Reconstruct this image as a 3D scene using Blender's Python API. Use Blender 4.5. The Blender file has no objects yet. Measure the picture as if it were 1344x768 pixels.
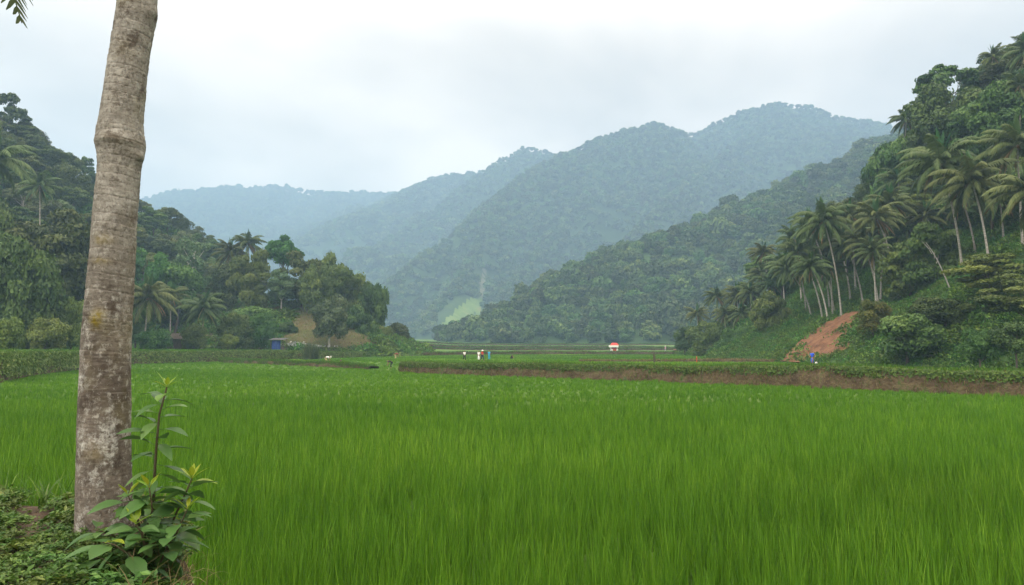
import bpy, math, random
import numpy as np
from mathutils import Vector, Matrix

rng = np.random.default_rng(7)
random.seed(7)
D = bpy.data
SC = bpy.context.scene
COL = SC.collection
PI = math.pi

# ------------------------------------------------------------------ camera
CAMZ = 2.4
F = 900.0
PITCH = math.atan(74 / F)
cam = D.objects.new('camera', D.cameras.new('camera'))
COL.objects.link(cam)
cam.location = (0, 0, CAMZ)
cam.rotation_euler = (PI / 2 + PITCH, 0, 0)
cam.data.sensor_width = 36
cam.data.lens = F / 1344 * 36
cam.data.clip_start = 0.05
cam.data.clip_end = 20000
SC.camera = cam


def ray(px, py):
    x = (px - 672) / F
    y = (384 - py) / F
    return np.array([x, math.cos(PITCH) - y * math.sin(PITCH), math.sin(PITCH) + y * math.cos(PITCH)])


def at(px, py, Y):
    """world point seen at a photograph position, Y metres ahead"""
    d = ray(px, py)
    t = Y / d[1]
    return np.array([d[0] * t, Y, CAMZ + d[2] * t])


# ------------------------------------------------------------------ noise
def _hash(ix, iy, seed):
    ix = ix.astype(np.int64).astype(np.uint32)
    iy = iy.astype(np.int64).astype(np.uint32)
    h = ix * np.uint32(374761393) + iy * np.uint32(668265263) + np.uint32((seed * 2246822519) & 0xffffffff)
    h = (h ^ (h >> np.uint32(13))) * np.uint32(1274126177)
    h = h ^ (h >> np.uint32(16))
    return h.astype(np.float64) / 4294967295.0


def vnoise(x, y, seed=0):
    x = np.asarray(x, float)
    y = np.asarray(y, float)
    ix = np.floor(x)
    iy = np.floor(y)
    fx = x - ix
    fy = y - iy
    fx = fx * fx * (3 - 2 * fx)
    fy = fy * fy * (3 - 2 * fy)
    a = _hash(ix, iy, seed)
    b = _hash(ix + 1, iy, seed)
    c = _hash(ix, iy + 1, seed)
    d = _hash(ix + 1, iy + 1, seed)
    return (a * (1 - fx) + b * fx) * (1 - fy) + (c * (1 - fx) + d * fx) * fy - 0.5


def fbm(x, y, seed=0, oct=4):
    s = 0
    a = 1.0
    for k in range(oct):
        s = s + a * vnoise(x * 2 ** k, y * 2 ** k, seed + k)
        a *= 0.5
    return s


def sstep(a, b, x):
    t = np.clip((np.asarray(x, float) - a) / (b - a), 0, 1)
    return t * t * (3 - 2 * t)


# ------------------------------------------------------------------ object helpers
def np_mesh(name, V, Fc, tint=None, smooth=True):
    """mesh from numpy arrays; Fc is (M,4) or (M,3)"""
    V = np.ascontiguousarray(V, dtype=np.float32)
    Fc = np.ascontiguousarray(Fc, dtype=np.int32)
    k = Fc.shape[1]
    me = D.meshes.new(name)
    me.vertices.add(len(V))
    me.vertices.foreach_set('co', V.ravel())
    me.loops.add(Fc.size)
    me.loops.foreach_set('vertex_index', Fc.ravel())
    me.polygons.add(len(Fc))
    me.polygons.foreach_set('loop_start', np.arange(0, Fc.size, k, dtype=np.int32))
    me.polygons.foreach_set('loop_total', np.full(len(Fc), k, dtype=np.int32))
    me.polygons.foreach_set('use_smooth', np.full(len(Fc), smooth, dtype=bool))
    if tint is not None:
        at_ = me.attributes.new('tint', 'FLOAT', 'POINT')
        at_.data.foreach_set('value', np.ascontiguousarray(tint, dtype=np.float32))
    me.update(calc_edges=True)
    me.validate()
    return me


def link(name, me, mat=None, parent=None):
    o = D.objects.new(name, me)
    COL.objects.link(o)
    if mat is not None and me is not None and len(me.materials) == 0:
        me.materials.append(mat)
    if parent is not None:
        o.parent = parent
    return o


def tag(o, label=None, cat=None, group=None, kind=None):
    if label: o['label'] = label
    if cat: o['category'] = cat
    if group: o['group'] = group
    if kind: o['kind'] = kind
    return o


def empty(name, loc, rz=0.0, s=1.0):
    o = D.objects.new(name, None)
    COL.objects.link(o)
    o.location = loc
    o.rotation_euler = (0, 0, rz)
    o.scale = (s, s, s)
    return o


def tube_np(path, rad, n=8):
    """swept tube: returns V, F(quads)"""
    path = np.asarray(path, float)
    rad = np.broadcast_to(np.asarray(rad, float), (len(path),))
    T = np.gradient(path, axis=0)
    T /= np.linalg.norm(T, axis=1)[:, None] + 1e-9
    ref = np.array([0.31, 0.95, 0.05]) if abs(T[0][2]) > 0.7 else np.array([0, 0, 1.0])
    A = np.cross(T, ref)
    A /= np.linalg.norm(A, axis=1)[:, None] + 1e-9
    B = np.cross(T, A)
    th = np.linspace(0, 2 * PI, n, endpoint=False)
    V = path[:, None, :] + rad[:, None, None] * (np.cos(th)[None, :, None] * A[:, None, :] + np.sin(th)[None, :, None] * B[:, None, :])
    m = len(path)
    i = np.arange(m - 1)[:, None] * n
    j = np.arange(n)[None, :]
    j2 = (j + 1) % n
    Fq = np.stack([i + j, i + j2, i + n + j2, i + n + j], axis=-1).reshape(-1, 4)
    return V.reshape(-1, 3), Fq


class Acc:
    """collects pieces of ONE mesh"""
    def __init__(self):
        self.V = []; self.F = []; self.T = []; self.n = 0

    def add(self, V, Fq, t=0.5):
        V = np.asarray(V, float)
        self.V.append(V)
        self.F.append(np.asarray(Fq) + self.n)
        self.T.append(np.broadcast_to(np.asarray(t, float), (len(V),)))
        self.n += len(V)

    def tube(self, path, rad, n=8, t=0.5):
        V, Fq = tube_np(path, rad, n)
        self.add(V, Fq, t)

    def box(self, c, s, rz=0.0, t=0.5):
        x, y, z = np.array(s) / 2
        V = np.array([[-x, -y, -z], [x, -y, -z], [x, y, -z], [-x, y, -z], [-x, -y, z], [x, -y, z], [x, y, z], [-x, y, z]])
        R = np.array([[math.cos(rz), -math.sin(rz), 0], [math.sin(rz), math.cos(rz), 0], [0, 0, 1]])
        V = V @ R.T + np.array(c)
        Fq = np.array([[0, 3, 2, 1], [4, 5, 6, 7], [0, 1, 5, 4], [1, 2, 6, 5], [2, 3, 7, 6], [3, 0, 4, 7]])
        self.add(V, Fq, t)

    def mesh(self, name, smooth=True):
        return np_mesh(name, np.concatenate(self.V), np.concatenate(self.F), np.concatenate(self.T), smooth)


# ------------------------------------------------------------------ materials
def nodes(name):
    m = D.materials.new(name)
    m.use_nodes = True
    nt = m.node_tree
    nt.nodes.clear()
    return m, nt, nt.nodes, nt.links


def leaf_mat(name, c0, c1, c2=None, trans=0.3, rough=0.55, spec=0.25, randv=0.35, hue=0.03, noise_scale=None):
    """leaf colour runs c0..c1 (..c2) with the leaf's tint; each plant varies a little as a whole"""
    m, nt, N, L = nodes(name)
    out = N.new('ShaderNodeOutputMaterial')
    a = N.new('ShaderNodeAttribute'); a.attribute_name = 'tint'
    ramp = N.new('ShaderNodeValToRGB')
    e = ramp.color_ramp.elements
    e[0].color = (*c0, 1); e[1].color = (*c1, 1)
    if c2:
        e[1].position = 0.65
        x = e.new(1.0); x.color = (*c2, 1)
    L.new(a.outputs['Fac'], ramp.inputs[0])
    oi = N.new('ShaderNodeObjectInfo')
    mv = N.new('ShaderNodeMapRange')
    mv.inputs['To Min'].default_value = 1 - randv; mv.inputs['To Max'].default_value = 1 + randv
    L.new(oi.outputs['Random'], mv.inputs[0])
    mul = N.new('ShaderNodeMath'); mul.operation = 'MULTIPLY'; mul.inputs[1].default_value = 7.31
    fr = N.new('ShaderNodeMath'); fr.operation = 'FRACT'
    L.new(oi.outputs['Random'], mul.inputs[0]); L.new(mul.outputs[0], fr.inputs[0])
    mh = N.new('ShaderNodeMapRange')
    mh.inputs['To Min'].default_value = 0.5 - hue; mh.inputs['To Max'].default_value = 0.5 + hue
    L.new(fr.outputs[0], mh.inputs[0])
    hsv = N.new('ShaderNodeHueSaturation')
    L.new(mh.outputs[0], hsv.inputs['Hue']); L.new(mv.outputs[0], hsv.inputs['Value'])
    L.new(ramp.outputs[0], hsv.inputs['Color'])
    p = N.new('ShaderNodeBsdfPrincipled')
    p.inputs['Roughness'].default_value = rough
    p.inputs['Specular IOR Level'].default_value = spec
    L.new(hsv.outputs[0], p.inputs['Base Color'])
    if trans > 0:
        tr = N.new('ShaderNodeBsdfTranslucent')
        L.new(hsv.outputs[0], tr.inputs['Color'])
        mx = N.new('ShaderNodeMixShader'); mx.inputs[0].default_value = trans
        L.new(p.outputs[0], mx.inputs[1]); L.new(tr.outputs[0], mx.inputs[2])
        L.new(mx.outputs[0], out.inputs[0])
    else:
        L.new(p.outputs[0], out.inputs[0])
    return m


def noise_mat(name, cols, scale=3.0, detail=6, rough=0.9, bump=0.0, bump_scale=None, stretch=(1, 1, 1), spec=0.2, coord='Object'):
    """surface whose colour wanders between the given colours; cols = [(pos, rgb), ...]"""
    m, nt, N, L = nodes(name)
    out = N.new('ShaderNodeOutputMaterial')
    p = N.new('ShaderNodeBsdfPrincipled')
    p.inputs['Roughness'].default_value = rough
    p.inputs['Specular IOR Level'].default_value = spec
    tc = N.new('ShaderNodeTexCoord')
    mp = N.new('ShaderNodeMapping'); mp.inputs['Scale'].default_value = stretch
    L.new(tc.outputs[coord], mp.inputs[0])
    nz = N.new('ShaderNodeTexNoise'); nz.inputs['Scale'].default_value = scale; nz.inputs['Detail'].default_value = detail
    nz.inputs['Roughness'].default_value = 0.65
    L.new(mp.outputs[0], nz.inputs['Vector'])
    ramp = N.new('ShaderNodeValToRGB')
    e = ramp.color_ramp.elements
    e[0].position = cols[0][0]; e[0].color = (*cols[0][1], 1)
    e[1].position = cols[-1][0]; e[1].color = (*cols[-1][1], 1)
    for pos, c in cols[1:-1]:
        x = e.new(pos); x.color = (*c, 1)
    L.new(nz.outputs['Fac'], ramp.inputs[0])
    L.new(ramp.outputs[0], p.inputs['Base Color'])
    if bump:
        n2 = N.new('ShaderNodeTexNoise'); n2.inputs['Scale'].default_value = bump_scale or scale * 3; n2.inputs['Detail'].default_value = 5
        L.new(mp.outputs[0], n2.inputs['Vector'])
        b = N.new('ShaderNodeBump'); b.inputs['Strength'].default_value = 1.0; b.inputs['Distance'].default_value = bump
        L.new(n2.outputs['Fac'], b.inputs['Height']); L.new(b.outputs[0], p.inputs['Normal'])
    L.new(p.outputs[0], out.inputs[0])
    return m


M = {}
M['tree_dark'] = leaf_mat('tree_dark', (.026, .055, .012), (.066, .11, .022), (.11, .155, .032), trans=.2)
M['tree_mid'] = leaf_mat('tree_mid', (.042, .08, .016), (.092, .14, .028), (.135, .18, .038), trans=.25)
M['tree_pale'] = leaf_mat('tree_pale', (.05, .09, .035), (.10, .15, .06), (.15, .19, .08), trans=.25)
M['tree_bright'] = leaf_mat('tree_bright', (.025, .10, .016), (.05, .16, .022), (.08, .2, .03), trans=.3, randv=.1)
M['tree_yellow'] = leaf_mat('tree_yellow', (.05, .07, .012), (.11, .11, .016), (.15, .10, .02), trans=.25, randv=.1)
M['forest_far'] = leaf_mat('forest_far', (.022, .052, .012), (.056, .105, .022), (.105, .155, .032), trans=.12, randv=.55)
M['palm_leaf'] = leaf_mat('palm_leaf', (.04, .065, .022), (.08, .115, .036), (.13, .16, .058), trans=.28, rough=.6, spec=.15, randv=.2)
M['palm_young'] = leaf_mat('palm_young', (.015, .05, .012), (.03, .085, .018), (.05, .11, .022), trans=.3, rough=.45, randv=.15)
M['palm_dead'] = leaf_mat('palm_dead', (.12, .085, .035), (.2, .15, .06), (.27, .2, .09), trans=.2, rough=.8, randv=.25)
M['rice'] = leaf_mat('rice', (.034, .105, .006), (.09, .205, .012), (.19, .33, .03), trans=.22, rough=.55, spec=.12, randv=0, hue=0)
M['grass'] = leaf_mat('grass', (.04, .10, .012), (.07, .16, .018), (.13, .21, .03), trans=.35, rough=.5, randv=0, hue=0)
M['drygrass'] = leaf_mat('drygrass', (.10, .085, .035), (.2, .16, .07), (.32, .26, .13), trans=.3, rough=.7, randv=0, hue=0)
M['cover'] = leaf_mat('cover', (.04, .09, .014), (.075, .16, .022), (.115, .21, .032), trans=.3, rough=.5, randv=.25)
M['weed'] = leaf_mat('weed', (.045, .09, .016), (.08, .15, .026), (.13, .20, .042), trans=.3, rough=.45, randv=.25)
M['weed_yel'] = leaf_mat('weed_yel', (.05, .09, .016), (.09, .15, .025), (.14, .17, .04), trans=.3, rough=.5, randv=.25)
M['shrub_leaf'] = leaf_mat('shrub_leaf', (.035, .09, .022), (.06, .135, .032), (.10, .18, .045), trans=.28, rough=.45, spec=.28, randv=0, hue=0)
M['shrub_young'] = leaf_mat('shrub_young', (.09, .2, .015), (.15, .27, .02), (.26, .3, .02), trans=.4, rough=.38, spec=.4, randv=0, hue=0)
M['bush'] = leaf_mat('bush', (.05, .10, .018), (.10, .165, .03), (.15, .21, .045), trans=.25, randv=.3, hue=.04)
M['hedge'] = leaf_mat('hedge', (.09, .14, .025), (.145, .20, .04), (.20, .24, .065), trans=.25, randv=0)
M['bark_pale'] = noise_mat('bark_pale', [(.3, (.16, .145, .12)), (.6, (.34, .32, .28)), (.75, (.42, .4, .36))], scale=2.5, bump=.02, stretch=(1, 1, 4))
M['bark_dark'] = noise_mat('bark_dark', [(.3, (.05, .04, .03)), (.7, (.13, .11, .085))], scale=2.0, bump=.03, stretch=(1, 1, .3))
M['bark_white'] = noise_mat('bark_white', [(.3, (.3, .28, .25)), (.7, (.5, .48, .44))], scale=2.0, stretch=(1, 1, .5))
M['stem'] = noise_mat('stem', [(.3, (.045, .035, .02)), (.7, (.09, .075, .04))], scale=30, rough=.7)

# ------------------------------------------------------------------ the lie of the land
T2 = np.array([(-900, -60), (-100, 18), (-38.5, 51), (-45, 63.5), (-61.2, 108), (-53.4, 122), (-43, 138), (-22.6, 162), (0, 191), (60, 186), (300, 182), (900, 180), (900, 6000), (-4000, 6000), (-4000, -60)], float)
T1 = np.array([(90, -4), (27.3, 36.6), (8, 55.5), (-11.7, 74), (-8, 84), (2, 118), (900, 118), (900, -60)], float)
EDGE = np.array([(-30, 8.5), (-8, 6.4), (-4.05, 5.55), (-2.6, 5.15), (-2.12, 4.5), (-1.74, 3.6), (-1.3, 2.7), (-.2, 2.1), (2, 1.8), (10, 1.2), (40, -6), (40, -40), (-30, -40)], float)


def inside(poly, x, y):
    x = np.asarray(x, float); y = np.asarray(y, float)
    r = np.zeros(x.shape, bool)
    n = len(poly)
    for i in range(n):
        x0, y0 = poly[i]; x1, y1 = poly[(i + 1) % n]
        if y0 == y1: continue
        c = ((y0 > y) != (y1 > y)) & (x < (x1 - x0) * (y - y0) / (y1 - y0) + x0)
        r ^= c
    return r


def poly_dist(poly, x, y, closed=True):
    x = np.asarray(x, float); y = np.asarray(y, float)
    best = np.full(x.shape, 1e9)
    n = len(poly)
    for i in range(n if closed else n - 1):
        a = poly[i]; b = poly[(i + 1) % n]
        d = b - a
        t = np.clip(((x - a[0]) * d[0] + (y - a[1]) * d[1]) / (d @ d), 0, 1)
        best = np.minimum(best, np.hypot(x - a[0] - t * d[0], y - a[1] - t * d[1]))
    return best


def field_z(x, y):
    """top of the crop / grass on the valley floor"""
    x = np.asarray(x, float); y = np.asarray(y, float)
    low = (.5 * sstep(80, 116, y) + .4 * sstep(118, 185, y)) * (.2 + .8 * sstep(-58, -25, x))
    t1 = np.maximum(.5, low)
    yw = y + 14 * fbm(x / 70, y / 120, 5, 2) - np.clip(x, 0, 200) * .08
    left = 1 - sstep(-60, -10, x)
    t2 = 1.5 + .5 * left + .02 * np.clip(poly_dist(T2[1:12], x, y, False), 0, 45) * left
    t2 = t2 + .5 * sstep(233, 235, yw) + .6 * sstep(262, 264, yw) + .8 * sstep(288, 290, yw) + .9 * sstep(318, 320, yw) + .8 * sstep(350, 353, yw)
    t2 = t2 + .8 * sstep(400, 404, yw) + 1.2 * sstep(470, 475, yw) + 1.5 * sstep(540, 546, yw) + 2.5 * sstep(560, 760, y) + .02 * np.clip(y - 760, 0, 1200)
    # the steps themselves lie hidden inside the earth banks
    z = np.where(inside(T1, x, y) & ((y > 95) | (poly_dist(T1[:4], x, y, False) > .95)), t1, low)
    z = np.where(inside(T2, x, y) & (poly_dist(T2[1:12], x, y, False) > .95), t2, z)
    return z


def floor_z(x, y):
    """the ground itself under the crop"""
    x = np.asarray(x, float); y = np.asarray(y, float)
    f = field_z(x, y)
    depth = .12 + .58 * (1 - sstep(14, 42, y))
    depth = np.where(inside(T1, x, y) | inside(T2, x, y), .1, depth)
    return f - depth


class Ridge:
    def __init__(self, lines, slope, rnd, nz_amp, nz_scale, seed, wob=.3, gully=0, gsc=100):
        self.wob = wob; self.gully = gully; self.gsc = gsc
        self.lines = [np.array(l, float) for l in lines]
        self.slope = slope; self.rnd = rnd; self.amp = nz_amp; self.sc = nz_scale; self.seed = seed

    def z(self, x, y):
        x = np.asarray(x, float); y = np.asarray(y, float)
        wob = 1 + self.wob * fbm(x / self.sc, y / self.sc, self.seed, 3)
        best = np.full(x.shape, -1e9); near = np.full(x.shape, 1e9)
        for l in self.lines:
            for a, b in zip(l[:-1], l[1:]):
                d = b[:2] - a[:2]
                t = np.clip(((x - a[0]) * d[0] + (y - a[1]) * d[1]) / (d @ d + 1e-9), 0, 1)
                dist = np.hypot(x - a[0] - t * d[0], y - a[1] - t * d[1])
                zz = a[2] + t * (b[2] - a[2]); near = np.minimum(near, dist)
                h = zz - self.slope * wob * (np.sqrt(dist ** 2 + self.rnd ** 2) - self.rnd)
                best = np.maximum(best, h)
        if self.gully:
            best = best - self.gully * (1 - np.exp(-near / 90)) * np.clip(1 - 3.2 * np.abs(fbm(x / self.gsc, y / self.gsc, self.seed + 31, 3)), 0, 1) * np.clip((best - 10) / 120, 0, 1)
        return best + self.amp * (.25 + .75 * (1 - np.exp(-near / (self.sc * .5)))) * fbm(x / self.sc * 2.2, y / self.sc * 2.2, self.seed + 9, 4)


def line(pts, drop):
    r = []
    for px, py, Y in pts:
        p = at(px, py, Y)
        p[2] -= drop
        r.append(p)
    return r


HL = Ridge([line([(-420, -60, 165), (-150, 75, 185), (0, 160, 198), (50, 197, 208), (100, 226, 216), (150, 252, 225), (200, 276, 232), (250, 302, 242), (290, 335, 255), (330, 390, 270), (350, 440, 280)], 8)],
           .82, 8, 3.0, 40, 11, .2)
HK = Ridge([line([(270, 392, 196), (320, 398, 186), (370, 398, 178), (420, 404, 174), (450, 426, 172), (470, 450, 172)], 0)],
           .52, 6, .8, 25, 21, .2)


class Surface:
    """smooth hillside through known ground points (thin plate)"""
    def __init__(self, pts, amp, sc, seed, box):
        P = np.array(pts, float); self.P = P; n = len(P)
        self.k = 60.0
        K = self._u(P[:, None, :2] - P[None, :, :2]) + np.eye(n) * .02
        A = np.zeros((n + 3, n + 3)); A[:n, :n] = K; A[:n, n] = 1; A[:n, n + 1:] = P[:, :2] / self.k
        A[n:, :n] = A[:n, n:].T
        self.w = np.linalg.solve(A, np.concatenate([P[:, 2], np.zeros(3)]))
        self.amp = amp; self.sc = sc; self.seed = seed; self.box = box

    def _u(self, d):
        r2 = (d ** 2).sum(-1) / self.k ** 2
        return .5 * r2 * np.log(r2 + 1e-12)

    def z(self, x, y):
        x = np.asarray(x, float); y = np.asarray(y, float)
        q = np.stack([x.ravel(), y.ravel()], 1); out = np.empty(len(q)); n = len(self.P)
        for i in range(0, len(q), 20000):
            c = q[i:i + 20000]
            out[i:i + 20000] = self._u(c[:, None] - self.P[None, :, :2]) @ self.w[:n] + self.w[n] + c / self.k @ self.w[n + 1:]
        z = out.reshape(x.shape) + self.amp * fbm(x / self.sc, y / self.sc, self.seed, 4)
        x0, x1, y0, y1 = self.box
        return np.where((x > x0) & (x < x1) & (y > y0) & (y < y1), z, -50.)


def gp(px, py, Y, dz=0.0):
    p = at(px, py, Y); return (p[0], p[1], p[2] + dz)


hr = []
for px, Y, z in [(1500, 56, 1.6), (1344, 64, 1.0), (1200, 71, .9), (1066, 88, .8), (1000, 106, .8), (940, 132, .9), (900, 172, 1.3), (878, 192, 1.3)]:
    p = at(px, 470, Y); hr.append((p[0], Y, z)); q = at(px, 470, Y - 14); hr.append((q[0], Y - 14, z - 5.0))
for q in [(1296, 336, 78), (1268, 334, 83), (1346, 345, 76), (1440, 330, 72), (1104, 412, 103), (1124, 400, 110), (1176, 396, 100), (1200, 392, 100), (1083, 424, 101), (1068, 424, 112),
          (1008, 405, 146), (970, 432, 152), (943, 440, 158), (916, 450, 168), (1247, 380, 84), (1300, 400, 71), (1200, 440, 80), (1130, 440, 90), (1344, 420, 67), (1030, 440, 120),
          (1344, 215, 102), (1450, 200, 95), (1250, 245, 114), (1185, 285, 126), (1120, 335, 136), (1060, 360, 150), (1000, 392, 162)]:
    hr.append(gp(*q))
for px, py, Y, d in [(1480, -20, 112, -6), (1344, 72, 120, -6), (1290, 112, 126, -6), (1240, 135, 132, -6), (1195, 185, 140, -7), (1155, 220, 147, -7), (1110, 265, 154, -7), (1060, 312, 160, -7), (1000, 372, 170, -6), (950, 412, 180, -5), (915, 436, 187, -4), (885, 455, 194, -3)]:
    p = gp(px, py, Y, d); hr.append(p); q = gp(px, py, Y + 40); hr.append((q[0], q[1], p[2] - 20))
HR = Surface(hr, .9, 11, 31, (14, 260, 30, 330))
MR = Ridge([line([(1420, 60, 720), (1260, 130, 660), (1165, 176, 620), (1100, 208, 600), (1050, 228, 582), (1000, 252, 562), (950, 272, 545), (900, 291, 530), (850, 307, 515), (800, 327, 500), (760, 347, 490), (720, 375, 482), (680, 399, 476), (645, 421, 472), (615, 441, 468)], 8),
            line([(900, 291, 530), (870, 340, 455), (850, 400, 395)], 9), line([(1000, 252, 562), (985, 330, 450), (970, 390, 380)], 9)],
           .6, 14, 5, 70, 41, .3, 22, 75)
MM = Ridge([line([(410, 440, 1350), (440, 352, 1450), (470, 338, 1500), (520, 305, 1550), (560, 280, 1600), (600, 252, 1650), (640, 226, 1700), (665, 204, 1720), (690, 190, 1740), (715, 196, 1720), (760, 215, 1700), (820, 240, 1700)], 8),
            line([(470, 425, 880), (498, 384, 950), (530, 354, 1010), (572, 320, 1080), (620, 284, 1150), (661, 251, 1230), (700, 219, 1300), (740, 200, 1350), (780, 182, 1380), (820, 167, 1400), (860, 160, 1420), (885, 167, 1430), (905, 185, 1440)], 8),
            line([(800, 190, 1390), (740, 282, 1200), (690, 345, 1020), (650, 400, 850)], 8),
            line([(660, 251, 1230), (620, 330, 1010), (585, 400, 840)], 8),
            line([(895, 178, 1580), (940, 157, 1570), (980, 142, 1560), (1020, 134, 1550), (1060, 138, 1550), (1100, 150, 1550), (1165, 162, 1550), (1300, 205, 1550), (1560, 250, 1550)], 8),
            line([(1020, 135, 1550), (960, 190, 1380), (900, 238, 1220), (850, 280, 1080), (810, 325, 960)], 8),
            line([(940, 158, 1570), (890, 215, 1400), (850, 240, 1300)], 8),
            line([(1165, 163, 1550), (1110, 205, 1300), (1060, 240, 1100)], 8)],
           1.0, 16, 16, 150, 51, .35, 120, 210)
FM = Ridge([line([(-100, 330, 2300), (100, 290, 2400), (205, 264, 2450), (240, 252, 2500), (300, 247, 2550), (360, 245, 2600), (400, 249, 2600), (440, 254, 2600), (480, 254, 2600), (520, 256, 2600), (600, 262, 2600), (700, 300, 2600)], 8),
            line([(500, 262, 2250), (545, 250, 2150), (590, 231, 2050), (620, 227, 2000), (680, 235, 1950), (760, 250, 1900)], 8),
            line([(300, 249, 2550), (330, 300, 2150), (350, 360, 1800)], 8), line([(440, 256, 2600), (470, 310, 2150), (480, 380, 1750)], 8)],
           .62, 60, 25, 320, 61, .3, 90, 300)


def land(x, y):
    z = floor_z(x, y)
    for r in (HL, HK, HR):
        z = np.maximum(z, r.z(x, y))
    return z


def land1(x, y):
    return float(land(np.array([x]), np.array([y]))[0])


def hit(px, py, y0=20, y1=400, fn=land):
    """where the line of sight through a photograph position meets the land"""
    d = ray(px, py)
    Y = np.linspace(y0, y1, 4000)
    t = Y / d[1]
    g = fn(d[0] * t, Y)
    k = np.argmax(CAMZ + d[2] * t < g)
    if k == 0: k = len(Y) - 1
    return np.array([d[0] * t[k], Y[k], g[k]])


def grid_mesh(name, xs, ys, fn, keep=None):
    X, Y = np.meshgrid(xs, ys)
    Z = fn(X.ravel(), Y.ravel())
    V = np.stack([X.ravel(), Y.ravel(), Z], 1)
    nx, ny = len(xs), len(ys)
    i = np.arange(ny - 1)[:, None] * nx
    j = np.arange(nx - 1)[None, :]
    Fq = np.stack([i + j, i + j + 1, i + nx + j + 1, i + nx + j], -1).reshape(-1, 4)
    if keep is not None:
        k = keep(V[:, 0], V[:, 1], V[:, 2])
        Fq = Fq[k[Fq].any(1)]
        used = np.unique(Fq)
        re = np.full(len(V), -1); re[used] = np.arange(len(used))
        V = V[used]; Fq = re[Fq]
    return np_mesh(name, V, Fq)


def geo(a, b, s0, k):
    r = [a]
    s = s0
    while r[-1] < b:
        r.append(r[-1] + s); s *= k
    return np.array(r)


# ---- ground materials
def field_material():
    m, nt, N, L = nodes('field_ground')
    out = N.new('ShaderNodeOutputMaterial')
    p = N.new('ShaderNodeBsdfPrincipled'); p.inputs['Roughness'].default_value = .8; p.inputs['Specular IOR Level'].default_value = .15
    tc = N.new('ShaderNodeTexCoord')
    big = N.new('ShaderNodeTexNoise'); big.inputs['Scale'].default_value = .02; big.inputs['Detail'].default_value = 3
    mp = N.new('ShaderNodeMapping'); mp.inputs['Scale'].default_value = (.6, 2.2, 1)
    L.new(tc.outputs['Object'], mp.inputs[0]); L.new(mp.outputs[0], big.inputs['Vector'])
    r = N.new('ShaderNodeValToRGB'); e = r.color_ramp.elements
    e[0].position = .33; e[0].color = (.045, .10, .016, 1); e[1].position = .7; e[1].color = (.10, .15, .035, 1)
    x = e.new(.5); x.color = (.065, .135, .014, 1)
    L.new(big.outputs['Fac'], r.inputs[0])
    fine = N.new('ShaderNodeTexNoise'); fine.inputs['Scale'].default_value = 1.4; fine.inputs['Detail'].default_value = 6
    L.new(tc.outputs['Object'], fine.inputs['Vector'])
    hs = N.new('ShaderNodeHueSaturation')
    mr = N.new('ShaderNodeMapRange'); mr.inputs['From Min'].default_value = .3; mr.inputs['From Max'].default_value = .7
    mr.inputs['To Min'].default_value = .75; mr.inputs['To Max'].default_value = 1.25
    L.new(fine.outputs['Fac'], mr.inputs[0]); L.new(mr.outputs[0], hs.inputs['Value']); L.new(r.outputs[0], hs.inputs['Color'])
    L.new(hs.outputs[0], p.inputs['Base Color'])
    b = N.new('ShaderNodeBump'); b.inputs['Distance'].default_value = .25
    f2 = N.new('ShaderNodeTexNoise'); f2.inputs['Scale'].default_value = 5; f2.inputs['Detail'].default_value = 4
    L.new(tc.outputs['Object'], f2.inputs['Vector']); L.new(f2.outputs['Fac'], b.inputs['Height']); L.new(b.outputs[0], p.inputs['Normal'])
    L.new(p.outputs[0], out.inputs[0])
    return m


M['field'] = field_material()
M['hill'] = noise_mat('hill_ground', [(.3, (.02, .045, .012)), (.55, (.04, .085, .018)), (.75, (.07, .10, .03))], scale=.35, detail=8, bump=.4, bump_scale=1.5)
M['hill_grass'] = noise_mat('knoll_grass', [(.28, (.04, .065, .018)), (.45, (.065, .068, .023)), (.58, (.09, .072, .032)), (.75, (.055, .08, .02))], scale=.22, detail=8, bump=.15, bump_scale=2)
M['mountain'] = noise_mat('mountain_ground', [(.3, (.018, .04, .013)), (.6, (.035, .07, .02)), (.8, (.05, .085, .025))], scale=.03, detail=8)
M['soil'] = noise_mat('red_soil', [(.3, (.06, .03, .017)), (.45, (.125, .06, .03)), (.6, (.175, .088, .045)), (.75, (.09, .07, .034))], scale=.8, detail=10, bump=.25, bump_scale=2.5, stretch=(1, 1, .4))
M['earth'] = noise_mat('bank_earth', [(.3, (.035, .026, .014)), (.46, (.07, .048, .026)), (.57, (.10, .078, .04)), (.66, (.045, .075, .018))], scale=1.3, detail=10, bump=.12, bump_scale=5)
M['near_earth'] = noise_mat('near_earth', [(.3, (.03, .021, .013)), (.6, (.07, .048, .031)), (.8, (.10, .074, .048))], scale=4, detail=10, bump=.03, bump_scale=14)

# ---- valley floor: one sheet to the far end of the valley
gx = np.concatenate([np.arange(0, 64, .8), geo(64, 2600, 1.2, 1.06)])
xs = np.concatenate([-gx[::-1], gx[1:]])
ys = np.concatenate([np.arange(-30, 6, 3.0), geo(6, 3300, .6, 1.006)])
valley = link('valley_floor', grid_mesh('valley_floor', xs, ys, floor_z), M['field'])
tag(valley, 'flat green floor of the valley with rice fields rising in low steps', 'ground', kind='structure')


def hill_sheet(name, r, x0, x1, y0, y1, step, mat, label):
    me = grid_mesh(name, np.arange(x0, x1, step), np.arange(y0, y1, step), r.z, keep=lambda x, y, z: z > floor_z(x, y) - 2)
    o = link(name, me, mat)
    tag(o, label, 'hill', kind='structure')
    return o


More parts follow.
